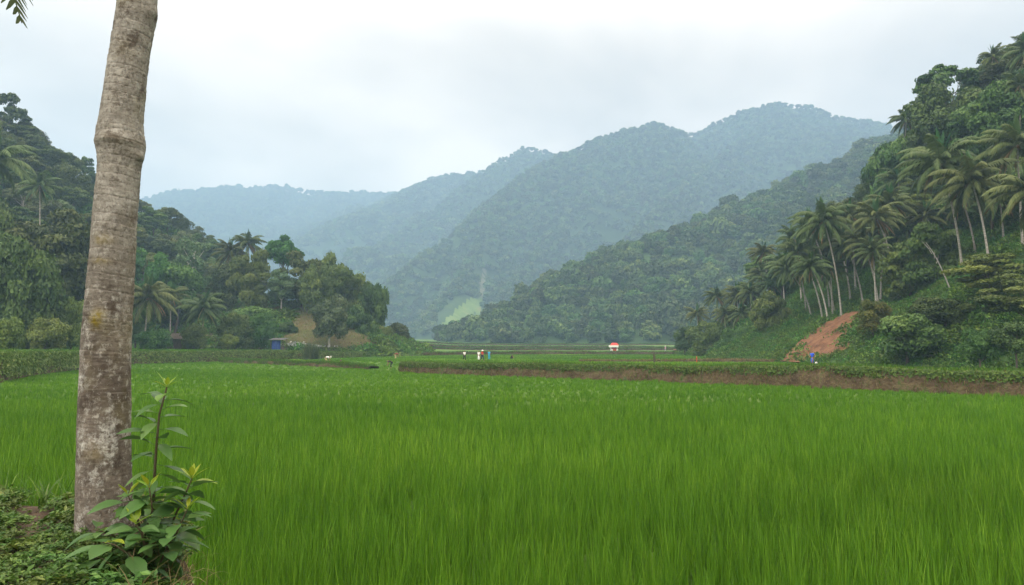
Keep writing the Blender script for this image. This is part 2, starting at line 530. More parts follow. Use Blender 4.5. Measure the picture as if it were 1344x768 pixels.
hill_sheet('left_hill', HL, -330, 20, 60, 420, 3, M['hill'], 'forested hill rising behind the left fields')
hill_sheet('knoll', HK, -130, 20, 120, 260, 1.5, M['hill_grass'], 'low grassy knoll with a brown mown slope')
hill_sheet('right_hill', HR, 10, 260, 15, 330, 2.5, M['hill'], 'steep hill covered in palms and vines on the right')
hill_sheet('wooded_ridge', MR, -120, 760, 260, 1000, 9, M['mountain'], 'wooded ridge descending to the valley floor')
hill_sheet('mountain', MM, -700, 1500, 550, 2100, 14, M['mountain'], 'tall blue-green forested mountain behind the valley')
hill_sheet('far_mountain', FM, -2300, 700, 1100, 3300, 40, M['mountain'], 'distant hazy mountain range behind the left hill')


# ------------------------------------------------------------------ foliage builders
def unit(v):
    return v / (np.linalg.norm(v, axis=-1, keepdims=True) + 1e-9)


def leaf_cards(P, Nn, size, aspect=1.6, rg=rng, tint=None, down=0.0):
    """one four-sided leaf per point, facing roughly along Nn"""
    n = len(P)
    a = rg.normal(size=(n, 3))
    a[:, 2] -= down
    A = unit(a - (a * Nn).sum(1, keepdims=True) * Nn)
    B = np.cross(Nn, A)
    s = size * rg.uniform(.6, 1.3, n)
    L_ = (s * aspect / 2)[:, None] * A
    W_ = (s / 2)[:, None] * B
    c = (s * .18)[:, None] * Nn
    V = np.stack([P - L_, P - W_ + c, P + L_, P + W_ + c], 1).reshape(-1, 3)
    Fq = np.arange(4 * n).reshape(n, 4)
    t = rg.uniform(0, 1, n) if tint is None else tint
    return V, Fq, np.repeat(t, 4)


def crown_mesh(name, seed, nl=26, leaves=6000, size=.3, flat=.75, lobe=(.2, .36), shell=.75, form='round', fill=1.0, down=0.0):
    """crown in a unit-ish box: radius 1 in x,y, height 0..~1.5*flat; scaled per tree. Leaf size is in units of crown radius 5 m"""
    rg = np.random.default_rng(seed)
    C = []; Rr = []
    tries = 0
    while len(C) < nl and tries < 4000:
        tries += 1
        u = rg.uniform(-1, 1, 3)
        if form == 'umbrella':
            r = math.hypot(u[0], u[1])
            if r > .9: continue
            u[2] = .6 - .95 * r * r + rg.uniform(-.12, .12)
        elif form == 'cone':
            r = math.hypot(u[0], u[1])
            if r > .85 * (1 - (u[2] + 1) / 2 * .85): continue
        elif form == 'layer':
            r = math.hypot(u[0], u[1])
            u[2] = round(u[2] * 3) / 3 + rg.uniform(-.14, .14)
            if r > .9 * math.sqrt(max(0, 1 - .75 * u[2] ** 2)): continue
        else:
            d = np.linalg.norm(u)
            if d > .82 or d < .25: continue
            if u[2] < -.55: continue
        C.append(u * np.array([.85, .85, .85])); Rr.append(rg.uniform(*lobe))
    C = np.array(C); Rr = np.array(Rr)
    w = Rr ** 2; w = w / w.sum()
    idx = rg.choice(len(C), leaves, p=w)
    dirs = unit(rg.normal(size=(leaves, 3)))
    dirs[:, 2] = np.where((dirs[:, 2] < -.2) & (rg.uniform(size=leaves) < .65), -dirs[:, 2], dirs[:, 2])
    zs = .38 if form == 'umbrella' else (.66 if form == 'layer' else .8)
    rad = Rr[idx] * (shell + (1 - shell) * rg.uniform(0, 1, leaves) ** .5) * (1 + .25 * rg.normal(size=leaves) * .6)
    P = C[idx] + dirs * rad[:, None] * np.array([1, 1, zs])
    Nn = unit(dirs * np.array([1, 1, 1.3]) + .55 * rg.normal(size=(leaves, 3)) + np.array([0, 0, .25]))
    lobe_t = rg.uniform(0, 1, len(C))
    t = np.clip(.72 * lobe_t[idx] + .28 * rg.uniform(0, 1, leaves), 0, 1)
    P[:, 2] *= flat
    V, Fq, T = leaf_cards(P, Nn, size / 5, rg=rg, tint=t, down=down)
    return V, Fq, T, C * np.array([1, 1, flat]), Rr


def limbs(acc, C, base, top, r0, rg, n=9):
    """trunk and limbs reaching into the crown lobes; base and top are points"""
    base = np.array(base, float); top = np.array(top, float)
    k = np.linspace(0, 1, 7)[:, None]
    mid = (base + top) / 2 + np.append(rg.normal(size=2) * .04 * np.linalg.norm(top - base), 0)
    path = (1 - k) ** 2 * base + 2 * k * (1 - k) * mid + k ** 2 * top
    acc.tube(path, r0 * (1.25 - .75 * k[:, 0]), 7)
    for c in C[rg.choice(len(C), min(n, len(C)), replace=False)]:
        s = path[rg.integers(3, 6)]
        q = np.linspace(0, 1, 5)[:, None]
        m = s * .5 + c * .5 + np.array([0, 0, -.06 * np.linalg.norm(c - s)])
        acc.tube((1 - q) ** 2 * s + 2 * q * (1 - q) * m + q ** 2 * c, r0 * (.5 - .38 * q[:, 0]), 5)


# a tree prototype is a pair of meshes with crown radius 1 (x,y), crown centre at z=0, trunk reaching z=-TR
TREE_KINDS = {}
TR = 2.6


def proto(kind, seeds, mat, bark, **kw):
    out = []
    for s in seeds:
        V, Fq, T, C, Rr = crown_mesh(kind, s, **kw)
        cm = np_mesh(kind + '_crown', V, Fq, T, smooth=False)
        cm.materials.append(mat)
        acc = Acc()
        limbs(acc, C, (0, 0, -TR), (0, 0, .15), .045, np.random.default_rng(s + 1000), n=11)
        tm = acc.mesh(kind + '_trunk')
        tm.materials.append(bark)
        out.append((cm, tm))
    TREE_KINDS[kind] = out


proto('round', [1, 2, 3, 4], M['tree_dark'], M['bark_dark'], nl=48, leaves=11000, size=.29, flat=.8, lobe=(.15, .29))
proto('big', [23, 24], M['tree_dark'], M['bark_dark'], nl=75, leaves=22000, size=.2, flat=.8, lobe=(.12, .23))
proto('broad', [5, 6, 7], M['tree_mid'], M['bark_dark'], nl=40, leaves=10000, size=.28, flat=.62, lobe=(.16, .3), form='layer')
proto('pale', [8, 9], M['tree_pale'], M['bark_white'], nl=30, leaves=7500, size=.27, flat=.85, lobe=(.15, .28))
proto('bright', [10], M['tree_bright'], M['bark_dark'], nl=36, leaves=10000, size=.26, flat=.7, lobe=(.15, .26))
proto('tall', [12, 13], M['tree_dark'], M['bark_dark'], nl=36, leaves=10000, size=.28, flat=1.25, lobe=(.2, .32))
proto('sparse', [14, 15], M['tree_dark'], M['bark_dark'], nl=30, leaves=3400, size=.3, flat=1.0, lobe=(.12, .2), form='umbrella')
proto('wispy', [16], M['tree_pale'], M['bark_white'], nl=22, leaves=1500, size=.3, flat=1.0, lobe=(.13, .22))
proto('bush', [17, 18, 19], M['bush'], M['bark_dark'], nl=28, leaves=8000, size=.30, flat=.8, lobe=(.22, .38))
proto('dark_bush', [20, 21], M['tree_dark'], M['bark_dark'], nl=28, leaves=8000, size=.32, flat=.75, lobe=(.22, .38))
proto('yellow_bush', [22], M['tree_yellow'], M['bark_dark'], nl=24, leaves=6000, size=.3, flat=.85, lobe=(.2, .34))

NAMES = dict(big='broadleaf_tree', round='broadleaf_tree', broad='spreading_tree', pale='pale_tree', bright='bright_green_tree', tall='tall_tree', sparse='umbrella_tree', wispy='bare_limbed_tree',
             bush='bush', dark_bush='bush', yellow_bush='bush')


def tree(kind, loc, R, zc, label, cat='tree', group=None, hscale=1.0, var=None, rz=None):
    """crown radius R metres centred zc above the base point loc"""
    v = TREE_KINDS[kind]
    cm, tm = v[rng.integers(len(v)) if var is None else var]
    root = empty(NAMES[kind], (float(loc[0]), float(loc[1]), float(loc[2])), rng.uniform(0, 6.28) if rz is None else rz)
    c = link('foliage' if 'bush' in kind else 'crown', cm, None, root)
    c.location = (0, 0, zc); c.scale = (R, R, R * hscale)
    t = link('stems' if 'bush' in kind else 'trunk', tm, None, root)
    t.location = (0, 0, zc)
    kz = (zc + .6) / TR
    t.scale = (R if 'bush' in kind else max(.6, R * .8), R if 'bush' in kind else max(.6, R * .8), kz)
    tag(root, label, cat, group)
    return root


def tree_px(kind, cx, ytop, ybot, w, Y, label, **kw):
    """tree whose crown fills the given box of the photograph at distance Y"""
    v = TREE_KINDS[kind]
    var = int(rng.integers(len(v)))
    co = np.empty(len(v[var][0].vertices) * 3, np.float32)
    v[var][0].vertices.foreach_get('co', co); co = co.reshape(-1, 3)
    x_ext = np.percentile(np.hypot(co[:, 0], co[:, 1]), 97)
    z0, z1 = np.percentile(co[:, 2], 1.5), np.percentile(co[:, 2], 98.5)
    top = at(cx, ytop, Y); bot = at(cx, ybot, Y)
    R = (w / 2) * Y / F / x_ext
    hs = (top[2] - bot[2]) / ((z1 - z0) * R)
    zc = bot[2] - z0 * R * hs
    g = land1(top[0], Y)
    return tree(kind, (top[0], Y, g - .1), R, zc - g + .1, label, hscale=hs, var=var, **kw)


# ------------------------------------------------------------------ palms
def frond(acc, az, elev, length, droop, rg, nl=30, leaf=.21, width=.02, t0=.5, hang=.6, twist=0.0, lw=.016):
    """one feather leaf from the origin"""
    n = 12
    s = np.linspace(0, 1, n)
    ang = elev - droop * s ** 1.4
    dr = np.cos(ang); dz = np.sin(ang)
    r = np.concatenate([[0], np.cumsum((dr[1:] + dr[:-1]) / 2)]) / (n - 1) * length
    z = np.concatenate([[0], np.cumsum((dz[1:] + dz[:-1]) / 2)]) / (n - 1) * length
    ca, sa = math.cos(az), math.sin(az)
    side = np.array([-sa, ca, 0])
    bend = twist * s ** 2 * length
    path = np.stack([r * ca, r * sa, z], 1) + bend[:, None] * side
    acc.tube(path, width * length * (.55 - .45 * s) * .5, 4, t0)
    u = np.linspace(.14, .99, nl)
    P = np.stack([np.interp(u, s, path[:, k]) for k in range(3)], 1)
    Tn = unit(np.stack([np.interp(u, s, np.gradient(path[:, k])) for k in range(3)], 1))
    for sg in (-1, 1):
        ll = leaf * length * (np.sin(np.clip(u * 1.02, 0, 1) * PI * .86 + .35)) * rg.uniform(.85, 1.1, nl)
        d = unit(side[None] * sg * .8 + Tn * (.45 + .5 * u[:, None]) + np.array([0, 0, -hang]) * rg.uniform(.5, 1.3, nl)[:, None])
        d2 = unit(d + np.array([0, 0, -hang * .9]))
        p1 = P + d * (ll * .55)[:, None]
        p2 = p1 + d2 * (ll * .45)[:, None]
        wv = Tn * (length * lw)
        V = np.stack([P - wv, P + wv, p1 + wv * 1.1, p1 - wv * 1.1, p2 + wv * .2, p2 - wv * .2], 1).reshape(-1, 3)
        b = np.arange(nl)[:, None] * 6
        Fq = np.concatenate([b + np.array([[0, 1, 2, 3]]), b + np.array([[3, 2, 4, 5]])])
        acc.add(V, Fq, np.repeat(np.clip(t0 + rg.uniform(-.25, .25, nl), 0, 1), 6))


PALMS = []


def palm_proto(seed):
    """crown of radius ~1 around the origin (the crownshaft top) as three meshes"""
    rg = np.random.default_rng(seed)
    a = Acc()
    n = int(rg.integers(24, 29))
    for i in range(n):
        az = i * 2.399 + rg.uniform(-.25, .25)
        f = i / n
        elev = 1.3 - 1.9 * f + rg.uniform(-.15, .15)
        frond(a, az, elev, rg.uniform(.95, 1.2), 1.0 + .75 * (1 - f) + rg.uniform(-.2, .3), rg, nl=36, t0=rg.uniform(.3, .75), hang=.7 + .4 * f, twist=rg.uniform(-.1, .1))
    crown = a.mesh('palm_crown', smooth=False); crown.materials.append(M['palm_leaf'])
    a = Acc()
    for i in range(5):
        frond(a, rg.uniform(0, 6.28), rg.uniform(1.25, 1.55), rg.uniform(.6, .85), rg.uniform(.1, .5), rg, nl=22, leaf=.13, t0=rg.uniform(.3, .7), hang=.1)
    young = a.mesh('palm_young_fronds', smooth=False); young.materials.append(M['palm_young'])
    a = Acc()
    for i in range(int(rg.integers(4, 8))):
        frond(a, rg.uniform(0, 6.28), rg.uniform(-1.0, -.5), rg.uniform(.65, .95), rg.uniform(.6, .9), rg, nl=22, leaf=.12, t0=rg.uniform(.2, .8), hang=1.2)
    for i in range(6):
        az = rg.uniform(0, 6.28)
        c = np.array([math.cos(az) * .05, math.sin(az) * .05, -.05 - rg.uniform(0, .05)])
        k = np.linspace(0, PI, 6)
        a.tube(np.stack([np.full(6, c[0]), np.full(6, c[1]), c[2] - .035 * np.cos(k)], 1), .028 * np.sin(k) + .001, 6, .3)
    dead = a.mesh('palm_dead_fronds', smooth=False); dead.materials.append(M['palm_dead'])
    PALMS.append((crown, young, dead))


for s in range(6): palm_proto(100 + s)


def palm(base, head, R, label, group=None, trunk_r=.17, var=None):
    base = np.array(base, float); head = np.array(head, float)
    root = empty('coconut_palm', tuple(base))
    h = head - base
    k = np.linspace(0, 1, 12)[:, None]
    m = np.array([h[0] * .15, h[1] * .15, h[2] * .55])
    path = 2 * k * (1 - k) * m + k ** 2 * h
    a = Acc()
    rad = trunk_r * (1 - .38 * k[:, 0]) * (1 + .5 * np.exp(-k[:, 0] * 18))
    a.tube(path, rad, 8)
    t = link('trunk', a.mesh('palm_trunk'), M['bark_pale'], root)
    v = PALMS[rng.integers(len(PALMS)) if var is None else var]
    rz = rng.uniform(0, 6.28)
    for nm, me in zip(('crown', 'young_fronds', 'dead_fronds'), v):
        c = link(nm, me, None, root)
        c.location = tuple(h); c.scale = (R, R, R); c.rotation_euler = (rng.uniform(-.08, .08), rng.uniform(-.08, .08), rz)
    tag(root, label, 'palm tree', group)
    return root


PSC = 1.12


def palm_px(cx, cy, w, Y, label, base=None, group=None, var=None):
    head = at(cx, cy, Y)
    R = w / 2 * Y / F * PSC
    if base is not None:
        b = at(base[0], base[1], Y)
        x, y = b[0], Y + rng.uniform(-1, 1)
    else:
        x, y = head[0] + rng.uniform(-1.2, 1.2), Y
    g = land1(x, y)
    return palm((x, y, g - .2), head, R, label, group, trunk_r=.12 + .02 * R / 4, var=var)


# ------------------------------------------------------------------ scatter of stuff
def scatter(name, pts, rot, scl, idx, meshes, mat, label, cat):
    """ONE object of kind stuff: its points carry copies of a few small plants"""
    me = D.meshes.new(name)
    pts = np.ascontiguousarray(pts, dtype=np.float32)
    me.vertices.add(len(pts)); me.vertices.foreach_set('co', pts.ravel())
    a = me.attributes.new('rot', 'FLOAT_VECTOR', 'POINT'); a.data.foreach_set('vector', np.ascontiguousarray(rot, dtype=np.float32).ravel())
    a = me.attributes.new('scl', 'FLOAT_VECTOR', 'POINT'); a.data.foreach_set('vector', np.ascontiguousarray(scl, dtype=np.float32).ravel())
    a = me.attributes.new('pick', 'INT', 'POINT'); a.data.foreach_set('value', np.ascontiguousarray(idx, dtype=np.int32))
    o = link(name, me)
    g = D.node_groups.new(name, 'GeometryNodeTree')
    g.interface.new_socket('Geometry', in_out='INPUT', socket_type='NodeSocketGeometry')
    g.interface.new_socket('Geometry', in_out='OUTPUT', socket_type='NodeSocketGeometry')
    N = g.nodes; L = g.links
    gi = N.new('NodeGroupInput'); go = N.new('NodeGroupOutput')
    j = N.new('GeometryNodeJoinGeometry')

    def attr(nm, tp):
        n = N.new('GeometryNodeInputNamedAttribute'); n.data_type = tp; n.inputs['Name'].default_value = nm
        return n.outputs['Attribute']
    er = N.new('FunctionNodeEulerToRotation'); L.new(attr('rot', 'FLOAT_VECTOR'), er.inputs[0])
    sv = attr('scl', 'FLOAT_VECTOR'); pv = attr('pick', 'INT')
    for k, m_ in enumerate(meshes):
        src = D.objects.new(name + '_plant', m_)      # not linked to the scene: only its mesh is used
        if len(m_.materials) == 0: m_.materials.append(mat)
        oi = N.new('GeometryNodeObjectInfo'); oi.inputs['Object'].default_value = src; oi.inputs['As Instance'].default_value = True
        cmp_ = N.new('FunctionNodeCompare'); cmp_.data_type = 'INT'; cmp_.operation = 'EQUAL'
        ins = [s for s in cmp_.inputs if s.type == 'INT']
        L.new(pv, ins[0]); ins[1].default_value = k
        ip = N.new('GeometryNodeInstanceOnPoints')
        L.new(gi.outputs[0], ip.inputs['Points']); L.new(oi.outputs['Geometry'], ip.inputs['Instance'])
        L.new(cmp_.outputs[0], ip.inputs['Selection']); L.new(er.outputs[0], ip.inputs['Rotation']); L.new(sv, ip.inputs['Scale'])
        L.new(ip.outputs[0], j.inputs[0])
    L.new(j.outputs[0], go.inputs[0])
    md = o.modifiers.new('scatter', 'NODES'); md.node_group = g
    tag(o, label, cat, kind='stuff')
    return o


def jitter_grid(x0, x1, y0, y1, step, rg):
    X, Y = np.meshgrid(np.arange(x0, x1, step), np.arange(y0, y1, step))
    X = X.ravel() + rg.uniform(-.5, .5, X.size) * step
    Y = Y.ravel() + rg.uniform(-.5, .5, Y.size) * step
    return X, Y


def to_px(x, y, z):
    yy = y * math.cos(PITCH) + (z - CAMZ) * math.sin(PITCH)
    u = -y * math.sin(PITCH) + (z - CAMZ) * math.cos(PITCH)
    return 672 + F * x / yy, 384 - F * u / yy


def facing(r, x, y, h=4.0):
    """slope turned to the camera (or near the crest)"""
    z0 = r.z(x, y)
    k = 1 - h / np.hypot(x, y)
    return z0, r.z(x * k, y * k) < z0 + h * .12


def forest(name, r, x0, x1, y0, y1, step, R, meshes, label, rg, mask=None, pxr=(-60, 1404)):
    X, Y = jitter_grid(x0, x1, y0, y1, step, rg)
    z, ok = facing(r, X, Y, step)
    ok &= z > floor_z(X, Y) + .3
    px, py = to_px(X, Y, z)
    ok &= (px > pxr[0]) & (px < pxr[1])
    if mask is not None: ok &= mask(X, Y, z, px, py)
    X, Y, z = X[ok], Y[ok], z[ok]
    n = len(X)
    s = R * np.exp(rg.normal(size=n) * (.28 if step < 8 else .14)) * (1 + .35 * vnoise(X / (step * 9), Y / (step * 9), 3))
    scl = np.stack([s, s, s * rg.uniform(.9, 1.5, n)], 1)
    pts = np.stack([X, Y, z + s * .45], 1)
    rot = np.stack([rg.uniform(-.12, .12, n), rg.uniform(-.12, .12, n), rg.uniform(0, 6.28, n)], 1)
    print(name, n)
    return scatter(name, pts, rot, scl, rg.integers(0, len(meshes), n), meshes, M['forest_far'], label, 'forest')


def crown_only(seed, leaves, size, **kw):
    V, Fq, T, C, Rr = crown_mesh('c', seed, leaves=leaves, size=size, **kw)
    return np_mesh('forest_crown', V, Fq, T, smooth=False)


rgf = np.random.default_rng(77)
mid_crowns = [crown_only(200 + k, 1500, .75, nl=22, flat=.85, lobe=(.25, .4)) for k in range(5)]
far_crowns = [crown_only(220 + k, 420, 1.35, nl=14, flat=.85, lobe=(.3, .5)) for k in range(4)]


def clearing(X, Y, z, px, py):
    e = ((px - 606) / 32) ** 2 + ((py - 418) / 27) ** 2
    return (e > 1 + .5 * vnoise(px / 9, py / 9, 4)) & ~((np.abs(px - 634 + (py - 365) * .12) < 4) & (py > 345) & (py < 392))


forest('ridge_forest', MR, -100, 640, 300, 900, 7.4, 5.6, mid_crowns, 'dense mixed forest covering the wooded ridge at the valley end', rgf)
forest('mountain_forest', MM, -700, 1300, 560, 2100, 8.6, 5.7, far_crowns, 'blue-green forest covering the tall mountain', rgf, mask=clearing)
forest('far_mountain_forest', FM, -2200, 700, 1100, 3100, 17, 11.5, far_crowns, 'hazy forest covering the distant mountain range', rgf)
#HILLS
# ------------------------------------------------------------------ trees of the left side
GL = 'trees of the left hillside forest'
rng = np.random.default_rng(42)
tree_px('big', 20, 318, 450, 105, 98, 'big dense dark green tree nearest the left edge of the photo, above the green bank')
tree_px('big', 70, 285, 395, 135, 118, 'broad dark tree just left of the near palm trunk, spreading above shadowed undergrowth')
tree_px('big', -30, 270, 400, 110, 112, 'dark tree cut off by the left photo edge behind the big dense tree')
tree_px('sparse', 8, 124, 166, 62, 196, 'open umbrella-shaped tree at the very top of the left skyline')
tree_px('sparse', 112, 208, 236, 36, 214, 'small thin-crowned tree against the sky just left of the big palm trunk')
tree_px('broad', 30, 168, 205, 70, 195, 'dark flat-topped tree just below the umbrella-shaped tree on the left skyline')
tree_px('wispy', 255, 310, 356, 52, 172, 'pale tree with thin crown and bare whitish limbs on the left hillside')
tree_px('bright', 373, 312, 345, 48, 186, 'vivid green round tree standing out on top of the knoll')
tree_px('broad', 328, 331, 402, 52, 166, 'layered grey-green tree on the knoll left of the vivid green tree')
tree_px('tall', 300, 345, 400, 48, 176, 'dark tree between the pale bare-limbed tree and the layered tree on the knoll')
tree_px('broad', 396, 334, 392, 64, 172, 'wide spreading tree on the knoll directly below and right of the vivid green tree')
tree_px('pale', 370, 358, 392, 42, 168, 'lighter grey-green tree on the knoll below the vivid green tree')
tree_px('round', 432, 338, 398, 54, 178, 'dark domed tree on the crest of the knoll above the brown slope')
tree_px('round', 415, 352, 402, 44, 166, 'rounded tree with thin trunk above the top of the brown slope')
tree_px('broad', 452, 357, 415, 56, 172, 'mid-green spreading tree on the knoll above the small slope tree')
tree_px('round', 468, 366, 436, 54, 176, 'big dark tree on the right shoulder of the knoll')
tree_px('round', 488, 376, 442, 44, 174, 'rightmost dark tree of the knoll, edging the blue mountain')
tree_px('round', 470, 405, 446, 44, 164, 'low dark tree at the right foot of the brown slope')
tree_px('pale', 434, 392, 440, 52, 150, 'small pale leafy tree standing alone on the brown mown slope')
tree_px('dark_bush', 525, 426, 455, 38, 176, 'dark bush at the far right tip of the knoll beside the distant field', cat='bush')
tree_px('bush', 505, 430, 456, 30, 168, 'green bush between the brown slope and the white sacks', cat='bush')
tree_px('round', 311, 414, 456, 42, 142, 'dark rounded small tree at the knoll foot between the palms and blue shelter')
tree_px('bush', 345, 413, 456, 36, 146, 'leafy green shrub just left of the blue tarpaulin shelter', cat='bush')
tree_px('bush', 255, 428, 457, 32, 134, 'rounded green bush below the right-hand palm on the left fields', cat='bush')
tree_px('dark_bush', 378, 424, 446, 26, 156, 'dark bush just right of the blue tarpaulin shelter', cat='bush')
tree_px('bush', 330, 405, 430, 70, 158, 'wide low bush above the blue tarpaulin shelter', cat='bush')
tree_px('bush', 205, 434, 457, 44, 127, 'low spreading bush right of the big palm trunk, by the green bank', cat='bush')
tree_px('bush', 95, 396, 452, 40, 104, 'pointed young bush just left of the big palm trunk', cat='bush')
tree_px('bush', 10, 420, 458, 44, 78, 'light green bush at the left photo edge on top of the green bank', cat='bush')
tree_px('bush', 62, 420, 457, 52, 96, 'low green bush beneath the broad dark tree left of the palm trunk', cat='bush')
tree_px('bush', 130, 425, 459, 50, 112, 'bush hidden behind the big palm trunk, its edge showing above the bank', cat='bush')
tree_px('bush', 300, 440, 457, 24, 138, 'small bush at the bank edge below the dark rounded small tree', cat='bush')
tree_px('dark_bush', 180, 405, 445, 40, 136, 'dark bush beside the big palm trunk behind the palms', cat='bush')
tree_px('bush', 232, 350, 400, 60, 165, 'rounded mid-green tree above the left palms', cat='tree')
tree_px('bright', 190, 330, 385, 62, 160, 'fresh green tree just right of the big palm trunk')

palm_px(195, 390, 74, 128, 'large drooping palm just right of the big palm trunk', base=(193, 455), var=0)
palm_px(224, 388, 50, 140, 'middle-sized palm between the two bigger palms at the left fields', base=(226, 440), var=1)
palm_px(267, 404, 64, 138, 'palm with brown hanging fronds near the rounded bush at the left fields', base=(266, 450), var=2)
palm_px(302, 331, 46, 182, 'tall dark palm left of the highest palm on the knoll', base=(303, 392), var=3)
palm_px(326, 319, 46, 184, 'highest palm of the knoll, its crown against the misty mountain', base=(328, 392), var=4)
palm_px(-6, 208, 100, 128, 'palm crown reaching in from the left photo edge high on the hillside', var=5)
palm_px(52, 243, 50, 150, 'hazy palm amid the dark trees high on the left hillside', var=1)

# the rest of the left forest
def fill(r, X0, X1, Y0, Y1, n_try, dmin, kinds, Rr, labels, group, ok_fn, seed, zc=(1.0, 1.5)):
    rg = np.random.default_rng(seed)
    pts = []
    for _ in range(n_try):
        x = rg.uniform(X0, X1); y = rg.uniform(Y0, Y1)
        z0, f = facing(r, np.array([x]), np.array([y]), 8.0)
        z0 = float(z0[0])
        if z0 < float(floor_z(np.array([x]), np.array([y]))[0]) + 1.0 or not f[0]: continue
        px, py = to_px(x, y, z0)
        if not ok_fn(px, py, x, y, z0): continue
        d = dmin * (.75 + .5 * rg.uniform()) * (y / 150) ** .35
        if any((x - a) ** 2 + (y - b) ** 2 < d * d for a, b, _ in pts): continue
        pts.append((x, y, z0))
    pts.sort(key=lambda p: p[1])
    for x, y, z0 in pts:
        k = kinds[rg.integers(len(kinds))]
        R = rg.uniform(*Rr)
        tree(k, (x, y, z0 - .3), R, R * rg.uniform(*zc), labels[k], group=group)
    print(group, len(pts))


labL = {'round': 'dark round-crowned tree in the dense forest of the left hillside',
        'broad': 'mid-green spreading tree in the dense forest of the left hillside',
        'tall': 'tall dark tree in the dense forest of the left hillside',
        'pale': 'paler grey-green tree in the dense forest of the left hillside'}
fill(HL, -240, -20, 90, 300, 6000, 7.6, ['round', 'round', 'broad', 'broad', 'tall', 'pale'], (4.2, 6.4), labL, GL,
     lambda px, py, x, y, z: -70 < px < 345, 3)

PSC = 1.02
# ------------------------------------------------------------------ the right hill
GP = 'coconut palms in the grove on the right hillside'
rng = np.random.default_rng(43)
P1 = [(1128, 300, 60, 122, (1134, 385), 'slim palm at the back of the middle grove, tall pale trunk'),
      (1098, 312, 58, 114, (1116, 402), 'slim palm with straight trunk close beside the tall palm of the grove'),
      (1072, 318, 56, 118, (1088, 416), 'slim palm among the leaning trunks at the left of the middle grove'),
      (1160, 312, 56, 112, (1168, 392), 'slim palm behind the palm with the slanting trunk'),
      (1215, 282, 60, 104, (1228, 362), 'slim palm on the slope above the whitish dead tree'),
      (1050, 358, 48, 124, (1058, 425), 'small palm at the lower left fringe of the middle grove'),
      (1000, 360, 44, 150, (1004, 418), 'small palm directly under the lone upright palm'),
      (1040, 312, 52, 132, (1052, 400), 'palm behind the left of the middle grove, against the wooded ridge'),
      (1275, 238, 112, 78, (1296, 336), 'big front palm with drooping yellowish fronds and a leaning pale trunk, upper right'),
      (1234, 214, 112, 83, (1268, 334), 'large palm left of and behind the big front palm at upper right'),
      (1262, 262, 70, 92, (1279, 326), 'smaller shaded palm between the trunks of the two big palms at upper right'),
      (1335, 190, 110, 78, (1346, 330), 'large palm at the right photo edge, highest of the two there'),
      (1352, 250, 110, 70, (1360, 350), 'palm cut by the right photo edge with low fronds hanging into view'),
      (1312, 262, 70, 88, (1322, 335), 'dim palm behind the big front palm near the right photo edge'),
      (1081, 290, 86, 104, (1104, 412), 'tall palm with a hanging pale frond at the top of the red soil scar'),
      (1062, 296, 62, 112, (1096, 414), 'palm just left of the tall palm above the red soil scar'),
      (1116, 283, 66, 116, (1124, 398), 'palm behind and right of the tall palm above the red soil scar'),
      (1150, 286, 74, 100, (1176, 396), 'palm with a tan dead frond and slanting trunk in the middle of the grove'),
      (1169, 268, 70, 104, (1160, 396), 'palm with pale dead fronds at the right of the middle grove'),
      (1132, 318, 64, 102, (1150, 396), 'low-crowned palm in the middle of the grove'),
      (1110, 322, 60, 106, (1136, 400), 'palm with shaded crown below the tall palm of the grove'),
      (1146, 330, 60, 98, (1147, 402), 'palm with yellowing lower fronds in the front of the grove'),
      (1048, 330, 62, 112, (1078, 420), 'palm with curved trunk at the left of the red scar grove'),
      (1064, 350, 60, 104, (1083, 424), 'palm leaning left with low crown directly above the red soil scar'),
      (1033, 352, 56, 118, (1068, 424), 'palm at the lower left side of the grove with a crown of drooping fronds'),
      (1090, 352, 54, 108, (1094, 416), 'short palm in the shade among the pale trunks above the scar'),
      (1190, 300, 64, 108, (1200, 392), 'palm at the right end of the middle grove, half hidden by a leafy tree'),
      (1205, 258, 62, 112, (1215, 370), 'palm rising between the middle grove and the two big palms'),
      (1178, 236, 56, 122, (1184, 350), 'palm above the middle grove below the lone skyline palm'),
      (1002, 331, 46, 148, (1008, 400), 'lone upright palm crown standing out against the wooded ridge'),
      (1024, 344, 50, 142, (1030, 405), 'palm just right of the lone upright palm'),
      (1012, 372, 50, 146, (1014, 420), 'palm below the lone upright palm on the lower slope'),
      (985, 384, 46, 152, (986, 425), 'palm with wide crown midway along the lower slope'),
      (968, 388, 46, 156, (970, 430), 'palm with long drooping fronds left of the midway palm on the lower slope'),
      (941, 389, 42, 162, (943, 435), 'second palm from the left end of the right hillside'),
      (915, 412, 38, 168, (916, 448), 'leftmost palm at the low end of the right hillside'),
      (952, 412, 42, 158, (953, 440), 'low palm tucked beneath the others at the left end of the right hillside'),
      (972, 412, 42, 152, (973, 440), 'low shaded palm right of the tucked-in palm at the low end of the right hillside'),
      (1190, 156, 52, 132, (1188, 215), 'lone skyline palm with a skirt of tan dead fronds on the right hill'),
      (1303, 74, 42, 118, (1304, 118), 'highest small palm against the sky on the right hill'),
      (1348, 66, 70, 104, (1350, 140), 'palm at the top right photo corner on the hill crest'),
      (1338, 112, 64, 98, (1342, 170), 'palm below the corner palm on the right photo edge')]
for i, (cx, cy, w, Y, b, lab) in enumerate(P1):
    palm_px(cx, cy, w, Y, lab, base=b, group=GP, var=i % 6)

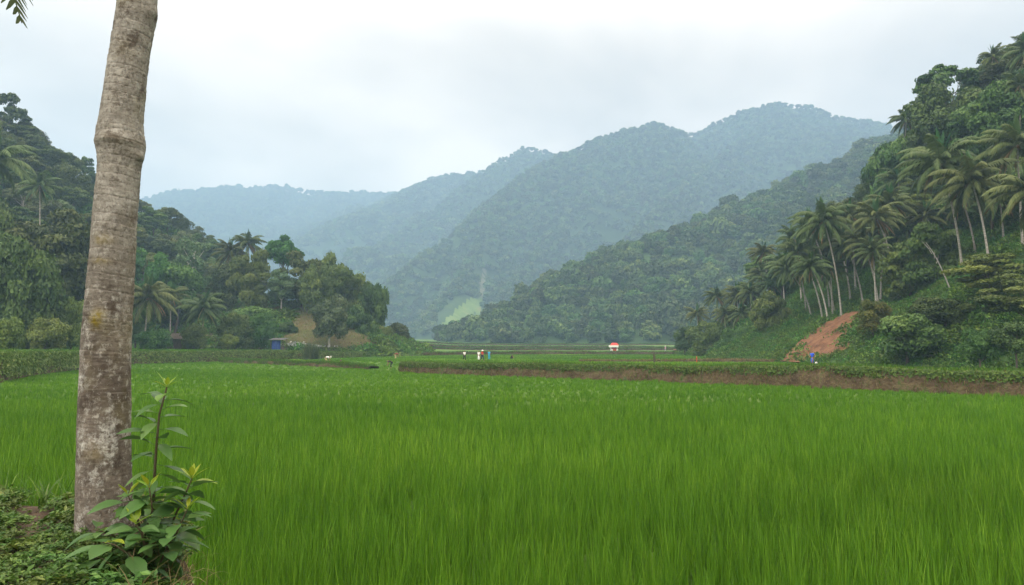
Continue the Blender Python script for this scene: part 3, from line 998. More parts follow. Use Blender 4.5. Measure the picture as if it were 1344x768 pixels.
tree_px('sparse', 1240, 86, 122, 84, 121, 'flat umbrella-shaped tree against the sky on the right hill')
tree_px('big', 1240, 120, 205, 110, 112, 'big dark domed tree high on the right hill under the umbrella-shaped tree')
tree_px('round', 1175, 190, 262, 76, 128, 'dark rounded tree beneath the lone skyline palm on the right hill')
tree_px('big', 1300, 120, 200, 100, 100, 'dark tree right of the big domed tree near the right photo edge')
tree_px('broad', 1296, 336, 376, 96, 71, 'bright layered small tree at the foot of the big front palm')
tree_px('broad', 1342, 362, 408, 100, 62, 'spreading small tree at the right photo edge below the palms')
tree_px('broad', 1190, 318, 382, 74, 96, 'leafy green tree right of the middle palm grove')
tree_px('broad', 1225, 300, 372, 80, 92, 'broad dim tree between the middle grove and the two big palms')
tree_px('dark_bush', 1188, 416, 462, 78, 72, 'wide dark bush on the vine slope right of the yellowish bush', cat='bush')
tree_px('yellow_bush', 1145, 396, 432, 44, 84, 'yellowish-brown bush at the right edge of the red soil scar', cat='bush')
tree_px('dark_bush', 1235, 392, 425, 70, 74, 'rounded bush in the middle of the vine slope', cat='bush')
tree_px('bush', 1283, 434, 472, 44, 60, 'leafy bush low on the vine slope near the right bank', cat='bush')
tree_px('dark_bush', 1330, 425, 460, 50, 58, 'dark bush low at the right photo edge', cat='bush')
tree_px('round', 1010, 386, 428, 50, 128, 'dark dense round bush-like tree left of the red scar on the lower slope')
tree_px('bush', 930, 425, 468, 54, 158, 'leafy tree mass at the low left end of the right hillside')
tree_px('bush', 965, 432, 470, 44, 140, 'green bush under the low palms at the foot of the right hill', cat='bush')
tree_px('dark_bush', 900, 430, 458, 30, 176, 'dark bush left of the last palm beside the small red scar', cat='bush')

labR = {'round': 'dark round-crowned tree in the forest high on the right hill',
        'broad': 'mid-green spreading tree in the forest high on the right hill',
        'tall': 'tall dark tree in the forest high on the right hill',
        'bush': 'rounded green bush in the forest edge of the right hill'}


def okR(px, py, x, y, z):
    if px > 1420 or px < 905: return False
    lim = np.interp(px, [900, 1000, 1100, 1200, 1300, 1400], [440, 405, 372, 350, 310, 300])
    return py < lim


fill(HR, 20, 180, 50, 230, 6000, 6.2, ['round', 'broad', 'broad', 'round', 'tall'], (3.4, 5.2), labR, 'trees of the right hillside forest', okR, 5)

# the woods go on outside the picture on both sides
rgo = np.random.default_rng(91)
forest('left_woods', HL, -330, -60, 60, 300, 7.5, 5.4, mid_crowns, 'forest of the left hill beyond the edge of the photo', rgo, pxr=(-900, -95))
forest('right_woods', HR, 60, 250, 30, 240, 6.5, 4.6, mid_crowns, 'forest of the right hill beyond the edge of the photo', rgo, pxr=(1455, 2600))
# slender bare stem leaning on the vine slope
a = Acc(); b0 = hit(1247, 380); t0 = at(1215, 318, b0[1])
k = np.linspace(0, 1, 7)[:, None]
a.tube((1 - k) * 0 + k * (t0 - b0) + np.array([0, 0, .6]) * np.sin(k * PI), .085 * (1 - .6 * k[:, 0]), 6)
for q in range(4):
    s0 = .55 + .1 * q
    p0 = s0 * (t0 - b0); a.tube(np.array([p0, p0 + np.array([rng.uniform(-.8, .8), rng.uniform(-.5, .5), 1.0])]), [.04, .012], 4)
o = link('dead_tree', a.mesh('dead_tree'), M['bark_pale']); o.location = tuple(b0)
tag(o, 'slender bare whitish dead tree leaning on the vine slope', 'dead tree')


# ---- vines and low growth over the slopes
def tuft_mesh(seed, n, R, size, up=.5, h=.5):
    rg = np.random.default_rng(seed)
    P = rg.normal(size=(n, 3)) * np.array([R * .5, R * .5, 0])
    P[:, 2] = h * np.exp(-(P[:, 0] ** 2 + P[:, 1] ** 2) / (R * R)) * rg.uniform(.2, 1, n)
    Nn = unit(rg.normal(size=(n, 3)) * .6 + np.array([0, 0, up]))
    V, Fq, T = leaf_cards(P, Nn, size, 1.5, rg)
    return np_mesh('tuft', V, Fq, T, smooth=False)


rgc = np.random.default_rng(9)


def soilmask(x, y):
    z = HR.z(x, y)
    px, py = to_px(x, y, z)
    poly = np.array([(1026, 472), (1052, 446), (1085, 424), (1116, 408), (1132, 412), (1124, 434), (1114, 456), (1085, 468), (1050, 474)], float)
    return inside(poly, px + 3 * vnoise(px / 6, py / 6, 2) , py + 3 * vnoise(px / 6, py / 6, 3))


def cover(name, r, box, step, s, lab, mat, okf, seeds=(301, 302, 303, 304), size=.15, n=110):
    X, Y = jitter_grid(*box, step, rgc)
    z, f = facing(r, X, Y, 2.0)
    ok = f & (z > floor_z(X, Y) - .1)
    px, py = to_px(X, Y, z)
    ok &= okf(px, py, X, Y)
    X, Y, z = X[ok], Y[ok], z[ok]; m = len(X)
    print(name, m)
    sc = s * rgc.uniform(.6, 1.4, m) * (1 + .9 * np.clip(fbm(X / 5, Y / 5, 7, 2), -.6, 1.2))
    gx = (r.z(X + .5, Y) - z) / .5; gy = (r.z(X, Y + .5) - z) / .5
    rot = np.stack([np.arctan(gy) * .8, -np.arctan(gx) * .8, rgc.uniform(0, 6.28, m) * 0 + rgc.uniform(-.4, .4, m)], 1)
    scatter(name, np.stack([X, Y, z], 1), rot, np.stack([sc, sc, sc * rgc.uniform(.8, 1.6, m)], 1), rgc.integers(0, 4, m),
            [tuft_mesh(q, n, 1.0, size) for q in seeds], M[mat], lab, 'ground cover')


cover('vine_cover', HR, (14, 170, 32, 200), .85, 1.0, 'tangled green vines and low plants covering the right slope', 'cover',
      lambda px, py, X, Y: (px > 880) & (px < 1750) & (~soilmask(X, Y) | (vnoise(X * 1.7, Y * 1.7, 88) > .36)))
cover('hillside_undergrowth', HL, (-240, 0, 80, 290), 2.1, 2.2, 'dark undergrowth between the trees of the left hillside', 'cover',
      lambda px, py, X, Y: (px > -60) & (px < 400), size=.34)


def okK(px, py, X, Y):
    sl = inside(np.array([(368, 456), (378, 425), (392, 405), (420, 400), (446, 420), (476, 440), (502, 457)], float), px, py)
    return ~sl & (px > 150) & (px < 620)


def slope_grass():
    rg = np.random.default_rng(66)
    X, Y = jitter_grid(-70, -10, 135, 190, .3, rg)
    z = HK.z(X, Y); px, py = to_px(X, Y, z)
    ok = inside(np.array([(365, 458), (376, 423), (390, 402), (420, 396), (448, 418), (480, 440), (506, 458)], float), px, py) & (z > floor_z(X, Y) - .05)
    X, Y, z = X[ok], Y[ok], z[ok]; n = len(X)
    t = np.clip(.35 + .7 * fbm(X / 6, Y / 6, 71, 3) + .2 * rg.normal(size=n), 0, 1)
    for nm, mt, sel, lb in (('slope_grass', 'hedge', t > .4, 'short green grass on the mown slope of the knoll'), ('slope_dry_grass', 'drygrass', t <= .4, 'short dry grass on the mown slope of the knoll')):
        q = int(sel.sum())
        V, Fq, T = blades(np.stack([X[sel], Y[sel], z[sel] - .02], 1), rg.uniform(.15, .4, q), .11 * rg.uniform(.6, 1.3, q), np.abs(rg.normal(size=q)) * .5, rg.uniform(0, 6.28, q), rg, 2, .8)
        tag(link(nm, np_mesh(nm, V, Fq, T * .6), M[mt]), lb, 'grass', kind='stuff')


cover('knoll_undergrowth', HK, (-130, 0, 125, 220), 1.5, 1.5, 'green undergrowth around the trees of the knoll', 'cover', okK, size=.2)

# ---- the bare red soil scars: lie 4 cm proud of the slope
def scar(name, poly, fn, lab, y0, y1, lift=.3, step=.35, mat=None):
    poly = np.array(poly, float)
    cs = np.array([hit(px, py, y0, y1, fn) for px, py in poly])
    xs_ = np.arange(cs[:, 0].min() - 4, cs[:, 0].max() + 4, step); ys_ = np.arange(cs[:, 1].min() - 4, cs[:, 1].max() + 4, step)
    def keep(x, y, z):
        px, py = to_px(x, y, z)
        return inside(poly, px + 4 * vnoise(px / 5, py / 5, 12), py + 4 * vnoise(px / 5, py / 5, 13))
    me = grid_mesh(name, xs_, ys_, lambda x, y: fn(x, y) + lift + .45 * fbm((x + .7 * y) / 1.6, (y - .7 * x) / 7, 8, 4), keep)
    o = link(name, me, mat or M['soil']); tag(o, lab, 'clearing' if mat else 'bare soil', kind='structure')


scar('red_soil_scar', [(1026, 474), (1052, 446), (1085, 424), (1116, 408), (1132, 410), (1124, 434), (1114, 456), (1085, 468), (1050, 474)], land, 'bare red soil scar at the foot of the right palm grove', 50, 200)
scar('small_red_soil_scar', [(884, 458), (896, 447), (908, 443), (914, 450), (914, 461), (900, 462)], land, 'small bare red soil patch at the low end of the right hill', 120, 260)

M['clearing'] = noise_mat('clearing_grass', [(.35, (.08, .14, .03)), (.55, (.12, .19, .045)), (.7, (.17, .18, .07))], scale=.06, detail=6)
M['rock'] = noise_mat('pale_slip', [(.3, (.06, .08, .04)), (.65, (.15, .15, .105))], scale=.1, detail=8)
scar('hill_clearing', [(574, 438), (582, 424), (602, 408), (616, 396), (630, 388), (638, 398), (634, 412), (624, 428), (606, 438)], MM.z, 'light green grassy clearing at the foot of the tall mountain', 500, 1500, .8, 4, M['clearing'])
scar('pale_landslip', [(632, 390), (632, 374), (635, 354), (638, 354), (636, 374), (636, 390)], MM.z, 'pale vertical landslip streak above the grassy clearing', 500, 1500, 1.0, 3, M['rock'])
# ------------------------------------------------------------------ field banks
def bank(name, poly, z_bot, z_top, w, mat, lab, slope=.35, back=.5, seed=0, cat='bank', z_back=None):
    """earth bank following a polyline; crest of width w; front face towards the first-given right-hand side"""
    poly = np.array(poly, float)
    seg = np.linalg.norm(np.diff(poly, axis=0), axis=1); s = np.concatenate([[0], np.cumsum(seg)])
    n = int(s[-1] / .35) + 2
    u = np.linspace(0, s[-1], n)
    x = np.interp(u, s, poly[:, 0]); y = np.interp(u, s, poly[:, 1])
    for _ in range(6):
        x[1:-1] = (x[:-2] + 2 * x[1:-1] + x[2:]) / 4; y[1:-1] = (y[:-2] + 2 * y[1:-1] + y[2:]) / 4
    zb = np.interp(u, s, z_bot); zt = np.interp(u, s, z_top)
    zt = zt + np.minimum(.22, .3 * (zt - zb)) * fbm(u / 5.5, u * 0 + seed, seed + 70, 3)
    tx = np.gradient(x); ty = np.gradient(y); ln = np.hypot(tx, ty); tx /= ln; ty /= ln
    nx, ny = ty, -tx                      # front side
    rows = []
    K = 14
    for k in range(K + 1):
        f = k / K
        if f < .6:                        # face
            g = f / .6
            off = (1 - g) * slope * (zt - zb); z = zb + (zt - zb) * np.sin(g * PI / 2) ** .8
            off = off + .16 * fbm(u / 1.6, np.full(n, g * 2.2 + seed), seed, 4)
        elif f < .85:
            g = (f - .6) / .25
            off = -g * w + 0 * zt; z = zt + .07 * fbm(u / 2, np.full(n, f * 3.), seed + 4, 3)
        else:
            g = (f - .85) / .15
            off = -w - g * back; z = zt - g * (.45 if z_back is None else 0.6)
        rows.append(np.stack([x + nx * off, y + ny * off, z + 0 * x], 1))
    V = np.stack(rows, 1).reshape(-1, 3)
    i = np.arange(n - 1)[:, None] * (K + 1); j = np.arange(K)[None, :]
    Fq = np.stack([i + j, i + j + 1, i + K + 2 + j, i + K + 1 + j], -1).reshape(-1, 4)
    o = link(name, np_mesh(name, V, Fq), mat); tag(o, lab, cat, kind='structure')
    return x, y, zb, zt, nx, ny, u


rgb = np.random.default_rng(21)
BLV, BLF, BLT, BLN = [], [], [], [0]


def blades(P, h, w, lean, az, rg, segs=3, curve=.6, tint=None):
    """grass blades: roots P, heights, widths, lean angle and its azimuth"""
    n = len(P)
    s = np.linspace(0, 1, segs + 1)
    ang = lean[:, None] * (.35 + curve * 1.3 * s[None] ** 1.3)
    st = h[:, None] / segs
    r = np.concatenate([np.zeros((n, 1)), np.cumsum(np.sin(ang[:, 1:]) * st, 1)], 1)
    z = np.concatenate([np.zeros((n, 1)), np.cumsum(np.cos(ang[:, 1:]) * st, 1)], 1)
    c = np.stack([P[:, 0:1] + r * np.cos(az)[:, None], P[:, 1:2] + r * np.sin(az)[:, None], P[:, 2:3] + z], -1)
    fa = az + rg.uniform(-.9, .9, n) + PI / 2
    wd = np.stack([np.cos(fa), np.sin(fa), np.zeros(n)], 1)
    ws = np.array([.75, 1, .8, .12]) if segs == 3 else np.interp(np.linspace(0, 1, segs + 1), [0, .35, .7, 1], [.75, 1, .75, .1])
    off = (w[:, None] / 2 * ws[None])[..., None] * wd[:, None, :]
    V = np.stack([c - off, c + off], 2).reshape(n, -1, 3)           # (n, 2(segs+1), 3)
    b = (np.arange(n) * 2 * (segs + 1))[:, None, None]
    q = (np.arange(segs) * 2)[None, :, None]
    Fq = (b + q + np.array([0, 1, 3, 2])[None, None]).reshape(-1, 4)
    t = rg.uniform(0, 1, n) if tint is None else tint
    return V.reshape(-1, 3), Fq, np.repeat(t, 2 * (segs + 1))


slope_grass()


def bank_growth(name, B, mat, lab, dens, hang=.4, hgt=(.15, .4), frac=(0, 1), wid=.03, seed=0, leafy=0.0, size=.12, patch=None):
    x, y, zb, zt, nx, ny, u = B
    rg = np.random.default_rng(seed)
    n = int(u[-1] * dens)
    k = rg.uniform(0, len(x) - 1, n)
    ii = np.arange(len(x))
    f = rg.uniform(*frac, n)
    if patch is not None:
        kp = patch(np.interp(k, ii, u), f) > rg.uniform(0, 1, n)
        k = k[kp]; f = f[kp]; n = len(k)
    xx, yy, b0, t0, NX, NY = [np.interp(k, ii, q) for q in (x, y, zb, zt, nx, ny)]
    off = np.where(f < 1, (1 - f) * .35 * (t0 - b0), 0) - np.clip(f - 1, 0, 3)
    z = np.where(f < 1, b0 + (t0 - b0) * np.sin(np.clip(f, 0, 1) * PI / 2) ** .8, t0)
    P = np.stack([xx + NX * off, yy + NY * off, z], 1)
    if leafy:
        Nn = unit(np.stack([NX, NY, np.full(n, .6)], 1) + .6 * rg.normal(size=(n, 3)))
        P += Nn * rg.uniform(0, leafy, n)[:, None]
        V, Fq, T = leaf_cards(P, Nn, size, 1.5, rg)
    else:
        az = np.arctan2(NY, NX) + rg.normal(size=n) * .9
        V, Fq, T = blades(P, rg.uniform(*hgt, n), np.full(n, wid) * rg.uniform(.6, 1.3, n), np.abs(rg.normal(size=n)) * hang + .1, az, rg)
    o = link(name, np_mesh(name, V, Fq, T, smooth=False), M[mat])
    tag(o, lab, 'grass', kind='stuff')


# right bank (walked from its left tip to the right, the camera on its right-hand side)
RB = [(-6.5, 80.5), (-10.5, 77.5), (-12.2, 74.5), (-9.6, 71), (8, 55.5), (27.3, 36.6), (70, -3)]
B = bank('right_bank', RB, [.15, .0, -.2, -.35, -.4, -.5, -.5], [.5, .68, .84, .9, 1.08, 1.26, 1.26], 1.3, M['earth'], 'long earth bank with red-brown face and grassy top across the right side', seed=3)
bank_growth('bank_top_grass', B, 'grass', 'short bright grass along the top of the right bank', 190, frac=(.9, 2.4), hgt=(.12, .34), wid=.03, seed=1)
bank_growth('bank_vines', B, 'cover', 'leafy green growth hanging over the upper face of the right bank', 300, frac=(.42, 1.02), leafy=.14, size=.13, seed=2,
            patch=lambda u, f: np.clip(.25 + 1.5 * (f - .62) + 1.1 * vnoise(u / 2.4, f * 2, 4) + np.interp(u, [0, 25, 50], [.6, .4, .15]), 0, 1))
bank_growth('bank_dry_grass', B, 'drygrass', 'dry straw-coloured grass on the face of the right bank', 130, frac=(.02, .85), hgt=(.15, .4), hang=1.3, wid=.02, seed=3,
            patch=lambda u, f: np.clip(.5 + 1.3 * vnoise(u / 1.7, f * 3, 5), 0, 1))
bank_growth('bank_foot_grass', B, 'grass', 'green grass along the foot and left part of the right bank', 110, frac=(.05, .8), hgt=(.15, .35), hang=.9, wid=.025, seed=4,
            patch=lambda u, f: np.clip(np.interp(u, [0, 20, 45, 70], [.9, .7, .4, .3]) + .8 * vnoise(u / 2, f * 2, 6), 0, 1))
# left bank
LB = [(-22.6, 162), (-43, 138), (-53.4, 122), (-61.2, 108), (-45, 63.5), (-38.5, 51), (-80, 26)]
zb_ = [.5, .1, 0, 0, -.05, -.1, -.1]
B = bank('left_bank', LB[::-1], zb_[::-1], [1.5, 2.0, 1.95, 1.85, 2.05, 2.16, 2.16][::-1], 1.6, M['earth'], 'tall grassy bank edging the upper field on the left', seed=6)
bank_growth('left_bank_leaves', B, 'hedge', 'dense green leaves covering the face of the left bank', 190, frac=(.02, 1.02), leafy=.2, size=.2, seed=7,
            patch=lambda u, f: np.clip(.85 + .8 * vnoise(u / 3, f * 2, 4), 0, 1))
bank_growth('left_bank_grass', B, 'grass', 'bright grass along the top of the left bank', 260, frac=(.96, 3.4), hgt=(.12, .3), wid=.05, seed=8)
bank_growth('left_bank_face_grass', B, 'grass', 'grass growing on the face of the left bank', 220, frac=(.05, .95), hgt=(.2, .5), hang=.9, wid=.04, seed=9)
# low middle bund
B = bank('middle_bund', [(-51, 120), (-41, 106), (-29, 95), (-21, 87.5), (-17.5, 84.5)], [.0, 0, 0, 0, 0], [.75, .7, .6, .55, .2], 1.4, M['earth'], 'low grassy bund between the left fields', seed=8)
bank_growth('bund_grass', B, 'grass', 'short grass on the low bund between the left fields', 260, frac=(.1, 2.4), hgt=(.12, .3), wid=.05, seed=10)
# grassy edges of the far steps
B = bank('far_step', [(-22.6, 162), (-12, 176), (0, 191), (60, 186), (110, 184)], [.6, .7, .85, .85, .85], [1.5, 1.55, 1.6, 1.6, 1.6], 1.5, M['earth'], 'low dark step between the far fields', seed=9)
bank_growth('far_step_grass', B, 'grass', 'grass on the low step between the far fields', 60, frac=(.1, 2.2), hgt=(.2, .4), hang=.8, wid=.1, seed=11)
for nb_, (Yb, x0b, x1b) in enumerate([(250, -45, 95), (288, -60, 110), (336, -70, 118)]):
    xx_ = np.linspace(x0b, x1b, 9); yy_ = Yb + 5 * vnoise(xx_ / 30, xx_ * 0 + nb_, 77)
    zf = field_z(xx_, yy_ - 2)
    B = bank('far_bund', list(zip(xx_, yy_)), list(zf - .1), list(np.maximum(field_z(xx_, yy_ + 6) + .1, zf + .55)), 1.8, M['earth'], 'low grassy bund crossing the far fields', seed=50 + nb_)
    bank_growth('far_bund_grass', B, 'grass', 'grass on a low bund of the far fields', 40, frac=(.1, 2.2), hgt=(.25, .6), hang=.8, wid=.16, seed=60 + nb_)
B = bank('field_bund', [(10, 103), (34, 99), (62, 96)], [.3, .3, .3], [.75, .85, .85], 1.0, M['earth'], 'low brown bund across the field near the right hill', seed=19)
bank_growth('field_bund_grass', B, 'drygrass', 'dry grass on the low brown bund', 60, frac=(.1, 2.0), hgt=(.15, .3), hang=.8, wid=.05, seed=12)

# ------------------------------------------------------------------ the rice
def rice_zone(x0, x1, y0, y1, hill, nb, wid, hvar, segs, rg, keepf=None, lean=.2):
    X, Y = jitter_grid(x0, x1, y0, y1, hill, rg)
    lim = .98 * Y + 6
    ok = (np.abs(X) < lim) & ~inside(T1, X, Y) & ~inside(T2, X, Y) & ~inside(EDGE, X, Y)
    ok &= poly_dist(EDGE, X, Y) > .85
    dB = np.minimum(poly_dist(np.array(RB), X, Y, False), poly_dist(np.array(LB), X, Y, False))
    ok &= dB > .55
    if keepf is not None: ok &= keepf(X, Y)
    X, Y = X[ok], Y[ok]
    m = len(X)
    top = .16 * fbm(X / 2.1, Y / 1.3, 31, 3) + .05 * rg.normal(size=m)
    tt = .5 + .35 * fbm(X / 3.5, Y / 2.2, 32, 3) + .5 * fbm(X / 13, Y / 9, 35, 2) + .2 * rg.normal(size=m)
    k = np.repeat(np.arange(m), nb)
    az = rg.uniform(0, 2 * PI, len(k)); ln = np.abs(rg.normal(size=len(k))) * lean + .05
    rr = hill * .3 * np.sqrt(rg.uniform(0, 1, len(k)))
    gx = X[k] + rr * np.cos(az); gy = Y[k] + rr * np.sin(az)
    g = floor_z(gx, gy)
    fz = field_z(gx, gy)
    h = (fz - g) * (1.02 + hvar * rg.normal(size=len(k))) + top[k] + .04
    h = np.maximum(h, .14)
    P = np.stack([gx, gy, g - .02], 1)
    t = np.clip(tt[k] * .4 + .6 * rg.uniform(0, 1, len(k)), 0, 1)
    return blades(P, h, wid * rg.uniform(.65, 1.3, len(k)), ln, az, rg, segs, .8, t)


rg = np.random.default_rng(5)
parts = [rice_zone(-16, 16, 1.5, 9, .28, 34, .0105, .17, 4, rg, lean=.14),
         rice_zone(-22, 22, 9, 15, .29, 28, .0125, .16, 4, rg, lean=.14),
         rice_zone(-33, 33, 15, 26, .3, 20, .0165, .14, 3, rg, lean=.14),
         rice_zone(-52, 52, 26, 45, .36, 17, .022, .12, 2, rg, lean=.14),
         rice_zone(-75, 75, 45, 80, .5, 17, .03, .1, 2, rg, lean=.1),
         rice_zone(-70, 30, 80, 118, .8, 16, .045, .1, 2, rg, lean=.08)]
V = []; Fq = []; T = []; n0 = 0
for v, f, t in parts:
    V.append(v); Fq.append(f + n0); T.append(t); n0 += len(v)
print('rice verts', n0)
o = link('rice_crop', np_mesh('rice_crop', np.concatenate(V), np.concatenate(Fq), np.concatenate(T), smooth=True), M['rice'])
tag(o, 'bright green young rice filling the front field', 'rice', kind='stuff')
# the fields behind the banks
rg = np.random.default_rng(6)
X, Y = jitter_grid(-120, 120, 28, 185, .62, rg)
ok = (np.abs(X) < .95 * Y + 6) & (inside(T1, X, Y) | inside(T2, X, Y) | (Y > 116)) & (HR.z(X, Y) < field_z(X, Y)) & (HL.z(X, Y) < field_z(X, Y)) & (HK.z(X, Y) < field_z(X, Y))
X, Y = X[ok], Y[ok]
k = np.repeat(np.arange(len(X)), 5); n = len(k)
P = np.stack([X[k] + rg.uniform(-.3, .3, n), Y[k] + rg.uniform(-.3, .3, n), X[k] * 0], 1); P[:, 2] = floor_z(P[:, 0], P[:, 1])
tt = np.clip(.5 + .7 * fbm(P[:, 0] / 14, P[:, 1] / 7, 41, 3) + .2 * rg.normal(size=n), 0, 1)
V, Fq, T = blades(P, rg.uniform(.14, .3, n), .05 * rg.uniform(.6, 1.4, n) * np.maximum(1, P[:, 1] / 70), np.abs(rg.normal(size=n)) * .3 + .05, rg.uniform(0, 6.28, n), rg, 2, .8, tt)
o = link('upper_rice_crop', np_mesh('upper_rice_crop', V, Fq, T), M['rice'])
tag(o, 'short green crop in the higher fields behind the banks', 'rice', kind='stuff')
print('upper', n)
#NEAR
# ------------------------------------------------------------------ the bank the camera stands on
def near_z(x, y):
    d = poly_dist(EDGE, x, y)
    ins = inside(EDGE, x, y)
    sd = np.where(ins, d, -d)                      # positive on the bank
    top = 1.28 + .05 * fbm(x / .6, y / .6, 3, 3) + .02 * (y - 4) - .12 * np.clip(.35 - sd, 0, .35) / .35
    return np.where(sd > 0, top, top - (np.clip(-sd, 0, 1.1) / 1.1) ** .8 * 2.2)


xs2 = np.concatenate([np.arange(-34, -9, .5), np.arange(-9, 2, .07), np.arange(2, 42, .6)])
ys2 = np.concatenate([np.arange(-42, .5, .8), np.arange(.5, 9.2, .07)])
o = link('near_bank', grid_mesh('near_bank', xs2, ys2, near_z, keep=lambda x, y, z: z > -.95), M['near_earth'])
tag(o, 'earth bank under the near palm at the lower left', 'bank', kind='structure')

# ------------------------------------------------------------------ the near palm
TY = 4.2
prof = np.array([(-900, 236, 23), (-420, 212, 25), (0, 180.5, 27.3), (14, 180, 28.3), (22, 179.5, 29.2), (34, 177, 28), (60, 172, 27.8), (100, 166.5, 28.3), (150, 160.5, 29.6), (172, 158.5, 31.5), (188, 159.3, 34.5), (200, 159, 33), (218, 157.5, 29.2),
                 (260, 153.5, 29.6), (300, 150, 30), (350, 146.5, 31), (400, 143, 32), (450, 140, 33.2), (500, 138, 34), (560, 136.8, 35), (620, 136.5, 36), (690, 137.5, 38), (730, 138, 42), (770, 138, 47)], float)


def trunk_near():
    zs, xsx, rs = [], [], []
    for py, cx, hw in prof:
        if py < 0:
            z = CAMZ + (458 - py) / F * TY; x = (cx - 672) / F * TY
        else:
            p = at(cx, py, TY); x, z = p[0], p[2]
        zs.append(z); xsx.append(x); rs.append(hw / F * TY)
    zs, xsx, rs = map(np.array, (zs, xsx, rs))
    o_ = np.argsort(zs); zs, xsx, rs = zs[o_], xsx[o_], rs[o_]
    base = np.array([at(137, 690, TY)[0], TY, 0])
    n = 900; m = 110
    # denser rows where the photo looks
    zz = np.concatenate([np.linspace(1.05, 4.75, 760), np.linspace(4.78, zs[-1], 140)])
    cx = np.interp(zz, zs, xsx); r = np.interp(zz, zs, rs)
    kern = np.ones(15) / 15
    for _ in range(2):
        cx[7:-7] = np.convolve(cx, kern, 'valid'); r[7:-7] = np.convolve(r, kern, 'valid')
    th = np.linspace(0, 2 * PI, m, endpoint=False)
    Z, TH = np.meshgrid(zz, th, indexing='ij')
    R = np.repeat(r[:, None], m, 1) * .87         # seen 30 degrees off the axis a round trunk looks wider
    ct, st = np.cos(TH), np.sin(TH)
    # leaf-scar rings: uneven, slightly tilted
    rg = np.random.default_rng(8)
    ring = np.cumsum(rg.uniform(.022, .085, 260)) + .9
    zr = Z + .012 * ct + .008 * st + .008 * vnoise(TH * 1.5, Z * 6, 3)
    d = np.min(np.abs(zr[..., None] - ring[None, None, :160]), -1) if False else None
    k = np.clip(np.searchsorted(ring, zr), 1, len(ring) - 1)
    g = (zr - ring[k - 1]) / (ring[k] - ring[k - 1])
    depth = (.001 + .003 * rg.uniform(0, 1, len(ring)))[k]
    fade = .35 + .65 * sstep(1.9, 2.9, Z)
    R = R + fade * depth * (-np.exp(-(g / .09) ** 2) * 1.3 + .6 * g)
    cyl = lambda a, b, s: fbm(ct * a + 3 * st, Z * b + st * a, s, 4)
    R = R + .006 * cyl(2.2, 4, 11) + .0035 * cyl(9, 22, 12) + .002 * cyl(26, 60, 13)
    moss = np.zeros_like(Z)

    def knob(px, py, az, amp, wz, wa, mo):
        nonlocal R, moss
        z0 = at(px, py, TY)[2]
        da = np.angle(np.exp(1j * (TH - az)))
        w = np.exp(-((Z - z0) / wz) ** 2 - (da / wa) ** 2)
        R = R + amp * w; moss = np.maximum(moss, mo * w)
    knob(190, 208, -.15, .02, .032, .35, 0)
    knob(170, 190, -PI / 2, .016, .03, 1.2, .12)
    knob(168, 178, -PI / 2, -.006, .015, 1.0, 0)
    knob(128, 172, PI + .2, .006, .06, .5, 0)
    knob(207, 18, -.2, .014, .045, .4, 0)
    knob(150, 420, -PI / 2 + .1, .014, .05, .33, 1.3)
    knob(145, 318, -PI / 2, .001, .03, .45, .75)
    knob(142, 346, -PI / 2, .002, .02, .4, .7)
    knob(140, 590, -PI / 2 + .2, .003, .05, .5, .35)
    V = np.stack([cx[:, None] - base[0] + R * ct, R * st, Z], -1).reshape(-1, 3)
    nn = len(zz)
    i = np.arange(nn - 1)[:, None] * m; j = np.arange(m)[None]; j2 = (j + 1) % m
    Fq = np.stack([i + j, i + j2, i + m + j2, i + m + j], -1).reshape(-1, 4)
    me = np_mesh('near_trunk', V, Fq, moss.ravel())
    a_ = me.attributes.new('groove', 'FLOAT', 'POINT')
    a_.data.foreach_set('value', (np.exp(-(g / .12) ** 2) * fade).astype(np.float32).ravel())
    return me, base, np.array([cx[-1] - base[0], 0, zz[-1]])


